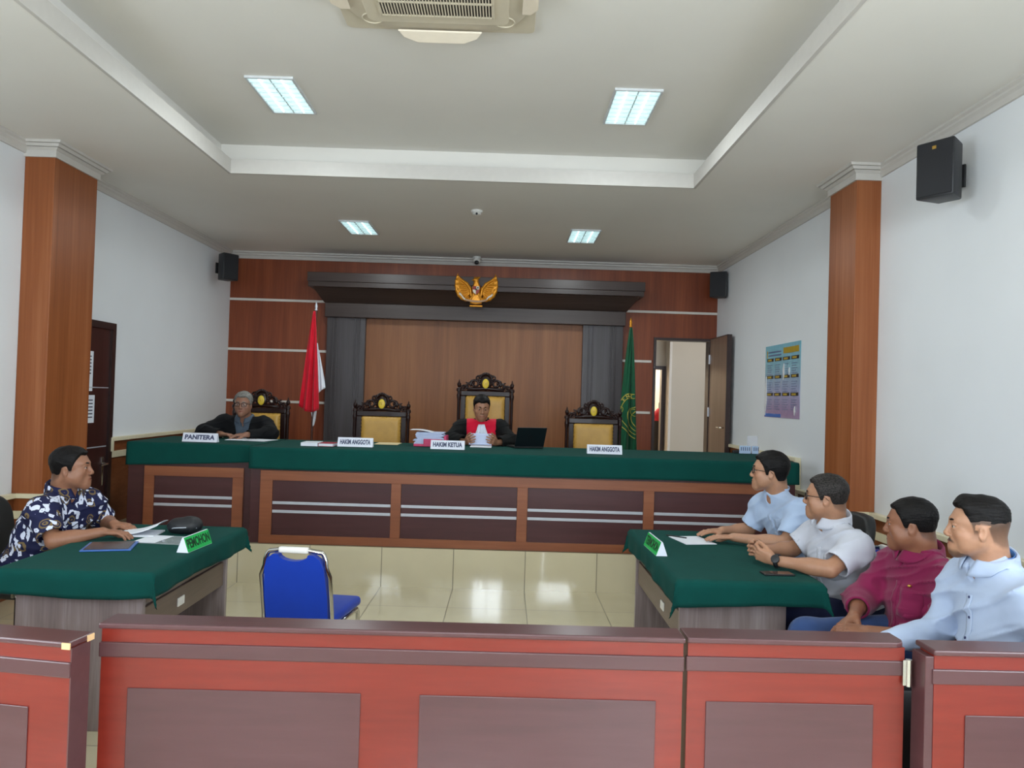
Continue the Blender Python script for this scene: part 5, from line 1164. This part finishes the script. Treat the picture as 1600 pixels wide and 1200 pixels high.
    for (x, z) in cl.get('buttons', []):
        pt_, nn = surf(x, z); b = MB(); b.lathe([(.0, 0), (.0055, 0), (.0055, .002), (.004, .0028), (0, .0028)], pt_, 12, Vector((0, 0, 1)).rotation_difference(Vector(nn)).to_matrix())
        b.build('button', cl.get('button_mat', cl['mat']), shirt, smooth=False, world=True)
    if cl.get('placket'):
        z0, z1 = cl['placket']; rows = [[Vector(surf(x, z0 + (z1 - z0) * j / 24, .0022)[0]) for x in (-.016, -.006, .006, .016)] for j in range(25)]
        MB().grid(lambda u, v: rows[int(round(v * 24))][int(round(u * 3))], 3, 24, thick=.002).build('placket', cl['mat'], shirt, smooth=True, world=True)
    if cl.get('pocket'):
        px_, pz_ = cl['pocket']; rows = [[Vector(surf(px_ + .055 * (i / 6 - .5) * 2, pz_ + .06 - .12 * j / 6 - (.015 * (1 - abs(i / 3 - 1)) if j == 6 else 0), .0022)[0]) for i in range(7)] for j in range(7)]
        MB().grid(lambda u, v: rows[int(round(v * 6))][int(round(u * 6))], 6, 6, thick=.002).build('pocket', cl['mat'], shirt, smooth=True, world=True)
    # ---- glasses
    if p.get('glasses'):
        g = MB(); ln = MB()
        for sgn in (-1, 1):
            pts = []
            for k in range(20):
                t = 2 * PI * k / 20; cx = math.copysign(abs(math.cos(t)) ** .6, math.cos(t)); cz = math.copysign(abs(math.sin(t)) ** .6, math.sin(t))
                xx = sgn * .033 + .0235 * cx
                pts.append(X(xx, .1035 - abs(xx) ** 2 * 4.2, .002 + .0175 * cz))
            g.tube([Vector(v) for v in pts], .0025, 6, closed=True)
            g.tube([Vector(X(sgn * .056, .091, .008)), Vector(X(sgn * .0735, .075, .008)), Vector(X(sgn * .078, .03, .006)), Vector(X(sgn * .0785, -.004, .010)), Vector(X(sgn * .077, -.022, -.008))], .0019, 6)
            ln.add([tuple(v) for v in pts], [tuple(range(20))])
        g.tube([Vector(X(-.010, .104, .006)), Vector(X(0, .107, .009)), Vector(X(.010, .104, .006))], .0018, 6)
        go = g.build('glasses', MAT['glasses'], body, smooth=True, world=True); go['label'] = 'dark framed glasses'
        ln.build('lens', MAT['lens'], go, world=True)
    return dict(body=body, shirt=shirt, surf=surf, T=T, C=C, H=H, Rh=Rh, fw=fw, rt=rt, up=up, push=push, X=X, W=W)
# ------------------------------------------------------------------ the seven people
SK = MAT['skin']
person(dict(label='man with short black hair in a navy, white and tan patterned shirt', H=(-2.475, 4.42, 1.128), hf=(.97, .22, .07), N=(-2.515, 4.45, 1.000), C=(-2.595, 4.46, .785), P=(-2.67, 4.46, .575), tf=(.93, -.36, 0),
    SL=(-2.475, 4.625, .905), SR=(-2.535, 4.255, .905), EL=(-2.42, 4.72, .775), ER=(-2.40, 4.15, .765), WL=(-2.275, 4.53, .800), WR=(-2.205, 4.27, .800),
    handL=((.9, -.25, -.08), (0, .1, -1), (-.2, -1, 0), dict(curl=(.25, .3, .2))), handR=((.97, .22, -.06), (0, 0, -1), (0, 1, 0), dict(curl=(.3, .35, .25))),
    KL=(-2.18, 4.55, .50), KR=(-2.20, 4.33, .50), AL=(-2.16, 4.55, .09), AR=(-2.20, 4.33, .09), skin=(172, 120, 92), skin_mat=SK, hair=dict(c=(16, 14, 14), quiff=.004, t=1.0), hair_mat=MAT['hair_black'],
    trouser_mat=MAT['dark_trousers'], fat=.030, jowl=.006, hem=-.08, foot=(1, 0, 0), seed=3, h=.0038,
    cloth=dict(mat=MAT['batik'], sleeve=.86, sr=(.076, .074), ease=.022, name='patterned_shirt', gap=.30)))
person(dict(label='man with glasses in a pale blue band-collar shirt at the desk', H=(1.645, 4.75, 1.200), hf=(-.95, .36, .05), N=(1.692, 4.785, 1.062), C=(1.81, 4.79, .85), P=(1.93, 4.79, .575), tf=(-.93, -.36, 0),
    SL=(1.785, 4.590, .975), SR=(1.685, 4.960, .960), EL=(1.665, 4.52, .800), ER=(1.60, 5.00, .795), WL=(1.415, 4.69, .800), WR=(1.405, 4.90, .805),
    handL=((-.96, .22, -.05), (0, 0, -1), (0, 1, 0), dict(curl=(.12, .15, .1))), handR=((-.97, -.12, -.06), (0, 0, -1), (0, -1, 0), dict(curl=(.12, .15, .1))),
    KL=(1.46, 4.68, .50), KR=(1.46, 4.90, .50), AL=(1.46, 4.66, .09), AR=(1.46, 4.90, .09), skin=(202, 150, 118), skin_mat=SK, hair=dict(c=(14, 13, 14), t=1.35, front=.062, side=-.004, prof=(-.003, 0, .003, .007, .010, .011)), hair_mat=MAT['hair_black'],
    trouser_mat=MAT['navy_trousers'], fat=.0, hem=-.08, foot=(-1, 0, 0), glasses=True, seed=5, h=.0038,
    cloth=dict(mat=MAT['shirt_pale_blue'], sleeve=.80, sr=(.070, .072), ease=.020, collar='band', gap=.16, hb=.030, cr=-.003, placket=(.09, -.06), pocket=(-.09, .0), buttons=[(0, .06), (0, -.02)], button_mat=MAT['button_pale'])))
pB = person(dict(label='older man with glasses in a white shirt wearing a black watch', H=(1.725, 4.10, 1.128), hf=(-.87, .50, .02), N=(1.752, 4.122, 1.005), C=(1.825, 4.12, .785), P=(1.91, 4.12, .575), tf=(-.93, -.32, 0),
    SL=(1.81, 3.905, .900), SR=(1.77, 4.33, .895), EL=(1.645, 3.845, .800), ER=(1.65, 4.36, .800), WL=(1.425, 4.03, .800), WR=(1.445, 4.235, .815),
    handL=((-.72, .62, .25), (.5, .72, .25), (-.2, 0, 1), dict(curl=(.75, .75, .45), thumb=.3)), handR=((-.86, -.30, .12), (.25, -.9, .1), (-.1, 0, 1), dict(curl=(.65, .7, .5), thumb=.3)),
    KL=(1.52, 4.00, .50), KR=(1.52, 4.22, .50), AL=(1.52, 4.00, .09), AR=(1.52, 4.22, .09), skin=(198, 146, 114), skin_mat=SK, hair=dict(c=(40, 36, 36), t=.9, quiff=.002, fade=.7), hair_mat=MAT['hair_salt'],
    trouser_mat=MAT['navy_trousers'], fat=.028, jowl=.005, hem=-.06, foot=(-1, 0, 0), glasses=True, seed=8, h=.0038,
    cloth=dict(mat=MAT['shirt_white'], sleeve=.78, sr=(.070, .074), ease=.020, gap=.22, placket=(.085, -.25), pocket=(-.09, -.01), buttons=[(0, .05), (0, -.04)], button_mat=MAT['button_pale'])))
pC = person(dict(label='man in a maroon long-sleeved shirt and blue jeans', H=(1.890, 3.55, 1.078), hf=(-.84, .54, -.02), N=(1.928, 3.570, .945), C=(2.005, 3.565, .735), P=(2.045, 3.565, .57), tf=(-.99, -.12, 0),
    SL=(1.975, 3.340, .840), SR=(1.930, 3.780, .840), EL=(1.80, 3.16, .665), ER=(1.745, 3.72, .685), WL=(1.565, 3.26, .665), WR=(1.60, 3.47, .675),
    handL=((-.85, .45, .02), (.1, .2, -1), (0, 1, .1), dict(curl=(.4, .4, .3))), handR=((-.72, -.42, -.32), (.2, -.3, -.9), (-.2, -1, 0), dict(curl=(.5, .5, .35), spread=.14)),
    KL=(1.46, 3.36, .535), KR=(1.44, 3.60, .540), AL=(1.50, 3.34, .09), AR=(1.46, 3.60, .09), skin=(166, 112, 84), skin_mat=SK, hair=dict(c=(20, 17, 17), t=.9, front=.064), hair_mat=MAT['hair_black'],
    trouser_mat=MAT['jeans'], fat=.042, jowl=.007, hem=-.02, foot=(-1, 0, 0), seed=11, h=.0038,
    cloth=dict(mat=MAT['shirt_maroon'], sleeve=1.55, sr=(.078, .076), cuff=.052, ease=.024, wr=1.7, gap=.10, hb=.034, placket=(.085, -.22), pocket=(-.085, .0), buttons=[(0, .07), (0, -.01), (0, -.09)], button_mat=MAT['shirt_maroon'])))
person(dict(label='bearded man in an ice blue shirt with dark buttons, nearest on the right', H=(1.767, 2.85, 1.178), hf=(-.90, .44, .02), N=(1.815, 2.870, 1.042), C=(1.875, 2.865, .815), P=(1.905, 2.865, .575), tf=(-1, -.05, 0), hs=.945, neck=.95,
    SL=(1.862, 2.650, .950), SR=(1.852, 3.065, .945), EL=(1.88, 2.50, .675), ER=(1.745, 3.08, .730), WL=(1.68, 2.62, .645), WR=(1.475, 2.945, .715),
    handL=((-.85, .45, -.1), (.1, .2, -1), (0, 1, .1)), handR=((-.85, -.4, -.15), (0, -.3, -.95), (0, -1, 0)),
    KL=(1.44, 2.73, .52), KR=(1.44, 2.96, .52), AL=(1.46, 2.72, .09), AR=(1.46, 2.96, .09), skin=(204, 152, 120), skin_mat=SK, hair=dict(c=(18, 16, 16), t=1.0, quiff=.013, front=.068, fade=.8, side=.004, prof=(-.012, -.011, -.0065, -.001, .009, .012)), hair_mat=MAT['hair_black'],
    trouser_mat=MAT['dark_trousers'], fat=.0, hem=-.02, foot=(-1, 0, 0), beard=1.3, seed=14, h=.0036, hh=.0026,
    cloth=dict(mat=MAT['shirt_ice'], sleeve=1.96, sr=(.068, .062), cuff=.042, ease=.020, wr=1.2, gap=.30, placket=(.115, -.25), lining=MAT['collar_blue'], buttons=[(0, .105), (0, .03), (0, -.045), (0, -.12), (0, -.195)], button_mat=MAT['button_navy'])))
s_ = pC['surf'](-.075, .075, .003); MB().ball(s_[0], (.010, .010, .007), 10, 8).build('pin', MAT['brass'], pC['body'], smooth=True, world=True)
def red_trim(loc, d, P):
    d = np.maximum(d, np.abs(loc[:, 0]) - .150 - .02 * np.clip(-loc[:, 2], 0, 1)); r = np.sqrt(loc[:, 0] ** 2 + (loc[:, 1] - .02) ** 2)
    return np.maximum(d, np.where(loc[:, 2] > .06, .092 - r, -1))
pJ = person(dict(label='judge in a red and black robe reading a paper behind the bench', H=(-.245, 7.715, 1.500), hf=(.16, -1, -.24), N=(-.243, 7.815, 1.350), C=(-.238, 7.86, 1.165), P=(-.23, 7.92, .90), tf=(.02, -1, 0), floor=.325,
    SL=(-.050, 7.83, 1.300), SR=(-.435, 7.83, 1.300), EL=(.050, 7.66, 1.178), ER=(-.545, 7.66, 1.178), WL=(-.085, 7.455, 1.166), WR=(-.375, 7.455, 1.166),
    handL=((-.25, -.80, .22), (-.85, .1, .3), (-.2, -.3, 1), dict(curl=(.5, .55, .4))), handR=((.25, -.80, .22), (.85, .1, .3), (.2, -.3, 1), dict(curl=(.5, .55, .4))),
    KL=(-.12, 7.45, .83), KR=(-.35, 7.45, .83), AL=(-.12, 7.44, .415), AR=(-.35, 7.44, .415), skin=(186, 134, 104), skin_mat=SK, hair=dict(c=(14, 13, 13), t=1.2, front=.058, quiff=.004, prof=(-.004, -.001, .001, .006, .010, .011)), hair_mat=MAT['hair_black'],
    trouser_mat=MAT['dark_trousers'], fat=.012, hem=-.06, foot=(0, -1, 0), seed=17, gz=-.0015, h=.0042,
    cloth=dict(mat=MAT['robe_black'], name='robe', sleeve=1.86, sr=(.078, .080), cuff=.062, ease=.020, open=False, collar='band', hb=.018, gap=.05, cr=.004),
    layers=[dict(mat=MAT['robe_red'], name='red_panel', ease=.028, open=False, wr=.6, trim=red_trim)]))
sf = pJ['push']; TJ = pJ['T']; NJ = np.array([-.243, 7.815, 1.350])
def jab(u, v):
    w = .030 + .030 * min(1, v * 2.2) - .012 * max(0, v - .6); c = NJ + TJ @ np.array([(u - .5) * 2 * w, .085 + .030 * v, -.020 - .20 * v]); c = sf(c, .012)
    return Vector(c) + Vector(TJ[:, 1]) * .004 * math.sin(u * 22)
MB().grid(jab, 30, 12, thick=.003).build('jabot', MAT['jabot'], pJ['body'], smooth=True, world=True)
def ppr(u, v): return (-.235 + (u - .5) * .215, 7.365 + .055 * v - .05 * (u - .5) ** 2, 1.150 + .105 * v)
tag(MB().grid(lambda u, v: tuple(np.array(ppr(u, v)) - [-.235, 7.39, 1.15]), 12, 8, thick=.0025).build('paper_sheet', MAT['paper_blue'], None, smooth=True), 'white paper held up in both hands by the judge', 'paper').location = (-.235, 7.39, 1.15)
tag(MB().box(-.10, .10, -.14, .13, 0, .004).build('paper_sheet', MAT['paper'], None), 'white papers lying on the bench under the hands of the judge', 'paper').location = (-.225, 7.32, ZD)
def blz(loc, d, P):
    w = .050 + .030 * np.clip((loc[:, 2] - .02) / .15, 0, 1.5); return np.maximum(d, np.where(loc[:, 1] > -.01, w - np.abs(loc[:, 0]), np.where(loc[:, 2] > .10, .075 - np.sqrt(loc[:, 0] ** 2 + loc[:, 1] ** 2), -1)))
pP = person(dict(label='grey-haired man with glasses in a black blazer at the clerk bench', H=(-2.597, 7.62, 1.462), hf=(.06, -1, -.03), N=(-2.610, 7.705, 1.305), C=(-2.60, 7.75, 1.12), P=(-2.585, 7.83, .90), tf=(.05, -1, 0), floor=.325,
    SL=(-2.405, 7.715, 1.262), SR=(-2.825, 7.715, 1.262), EL=(-2.30, 7.575, 1.185), ER=(-2.96, 7.56, 1.185), WL=(-2.475, 7.37, 1.178), WR=(-2.715, 7.37, 1.178),
    handL=((-.85, -.3, -.05), (0, .1, -1), (0, -1, 0), dict(curl=(.3, .35, .2))), handR=((.9, -.2, -.05), (0, 0, -1), (0, 1, 0), dict(curl=(.3, .35, .2))),
    KL=(-2.48, 7.40, .83), KR=(-2.70, 7.40, .83), AL=(-2.48, 7.40, .415), AR=(-2.70, 7.40, .415), skin=(170, 122, 98), skin_mat=SK, hair=dict(c=(120, 116, 112), t=1.25, front=.064, fade=.6, prof=(-.004, -.001, .002, .006, .010, .011)), hair_mat=MAT['hair_grey'],
    trouser_mat=MAT['dark_trousers'], fat=.018, hem=-.06, foot=(0, -1, 0), glasses=True, seed=21, h=.0042,
    cloth=dict(mat=MAT['grey_shirt'], sleeve=.5, ease=.012, gap=.24), layers=[dict(mat=MAT['blazer'], name='blazer', ease=.027, sleeve=1.93, sr=(.078, .074), cuff=.046, open=False, wr=1.0, trim=blz)]))
s_ = pP['surf'](.11, .0, .016); MB().ball(s_[0], .007, 8, 6).build('lapel_pin', MAT['blue_plate'], pP['body'], smooth=True, world=True)
# wrist watch of the man in white
Wb = np.array([1.425, 4.03, .800]); Eb_ = np.array([1.645, 3.845, .800]); ax = unit(Wb - Eb_); cw = Wb - ax * .022
Fw = frame(ax, (0, 0, 1)); ring = [Vector(cw + Fw @ np.array([.0335 * math.cos(a), 0, .0315 * math.sin(a)])) for a in np.linspace(0, 2 * PI, 25)[:-1]]
wm = MB(); 
for dy in (-.007, 0, .007): wm.tube([q + Vector(ax) * dy for q in ring], .0052, 6, closed=True)
wt = wm.build('watch', MAT['black_plastic'], pB['body'], smooth=True, world=True); wt['label'] = 'chunky black wrist watch'
nd = unit(Fw @ np.array([-1.0 if (Fw[:, 0] @ np.array([0, -1, 0])) < 0 else 1.0, 0, .45])); 
MB().lathe([(.021, 0), (.023, .004), (.022, .010), (.017, .012), (0, .012)], cw + nd * .031, 20, Vector((0, 0, 1)).rotation_difference(Vector(nd)).to_matrix()).build('dial', MAT['spk'], wt, smooth=True, world=True, angle=40)
# ------------------------------------------------------------------ light
w = bpy.data.worlds.new('sky'); scn.world = w; w.use_nodes = True
bg = w.node_tree.nodes['Background']; bg.inputs[0].default_value = (.80, .90, 1.0, 1); bg.inputs[1].default_value = 2.5
def area(name, loc, d, sx, sy, e, c=(1, 1, 1)):
    l = bpy.data.lights.new(name, 'AREA'); l.shape = 'RECTANGLE'; l.size = sx; l.size_y = sy; l.energy = e; l.color = c
    o = bpy.data.objects.new(name, l); COL.objects.link(o); o.location = loc; o.rotation_euler = Vector(d).to_track_quat('-Z', 'Y').to_euler(); return o
SKY = (.82, .915, 1.0)
for (a, b, c, d), e in zip(REAR, (40, 170, 130)): area('daylight', ((a + b) / 2, YF - .25, (c + d) / 2), (0, 1, 0), b - a, d - c, e, SKY)
for (a, b, c, d), e in zip(LEFTW, (85, 165)): area('daylight', (XL - .25, (a + b) / 2, (c + d) / 2), (1, 0, 0), b - a, d - c, e, SKY)
for (a, b, c, d), e in zip(RIGHTW, (80, 150)): area('daylight', (XR + .25, (a + b) / 2, (c + d) / 2), (-1, 0, 0), b - a, d - c, e, SKY)
for (lx, ly, lz, e) in ((-1.648, 5.41, ZT, 16), (.826, 5.413, ZT, 16), (-1.656, 8.37, ZC, 22), (.796, 8.45, ZC, 22)): area('lamp_light', (lx, ly, lz - .022), (0, 0, -1), .29, .60, e, (.90, .98, 1.0))
area('corridor_fill', (3.0, 11.6, 3.2), (0, 0, -1), 1.0, .6, 10, (1, .93, .82)); area('room_sun_fill', (2.4, 14.6, 3.0), (0, .1, -1), 1.0, .8, 130, (1, .91, .78))  # unseen lights added to brighten the corridor and the sunlit room beyond
# ------------------------------------------------------------------ camera
cd = bpy.data.cameras.new('camera'); cam = bpy.data.objects.new('camera', cd); COL.objects.link(cam); scn.camera = cam
f_, vp, rl = 1200.0, (791.0, 621.0), math.radians(1.75)
yv = Vector(((vp[0] - 800) / f_, (vp[1] - 600) / f_, 1)).normalized()      # room axes written in (right, down, forward) of the lens
xv = Vector((math.cos(rl), math.sin(rl), 0)); xv = (xv - yv * xv.dot(yv)).normalized(); zv = xv.cross(yv)
right = Vector((xv[0], yv[0], zv[0])); down = Vector((xv[1], yv[1], zv[1])); fwd_ = Vector((xv[2], yv[2], zv[2]))
Mx = Matrix((right, -down, -fwd_)).transposed().to_4x4(); Mx.translation = Vector((0, 0, 1.61)); cam.matrix_world = Mx
cd.sensor_fit = 'HORIZONTAL'; cd.sensor_width = 36.0; cd.lens = 36.0 * f_ / 1600.0; cd.clip_start = .02
vs = scn.view_settings; vs.view_transform = 'Standard'; vs.look = 'None'; vs.gamma = 1.0; vs.use_curve_mapping = False; vs.exposure = -0.15
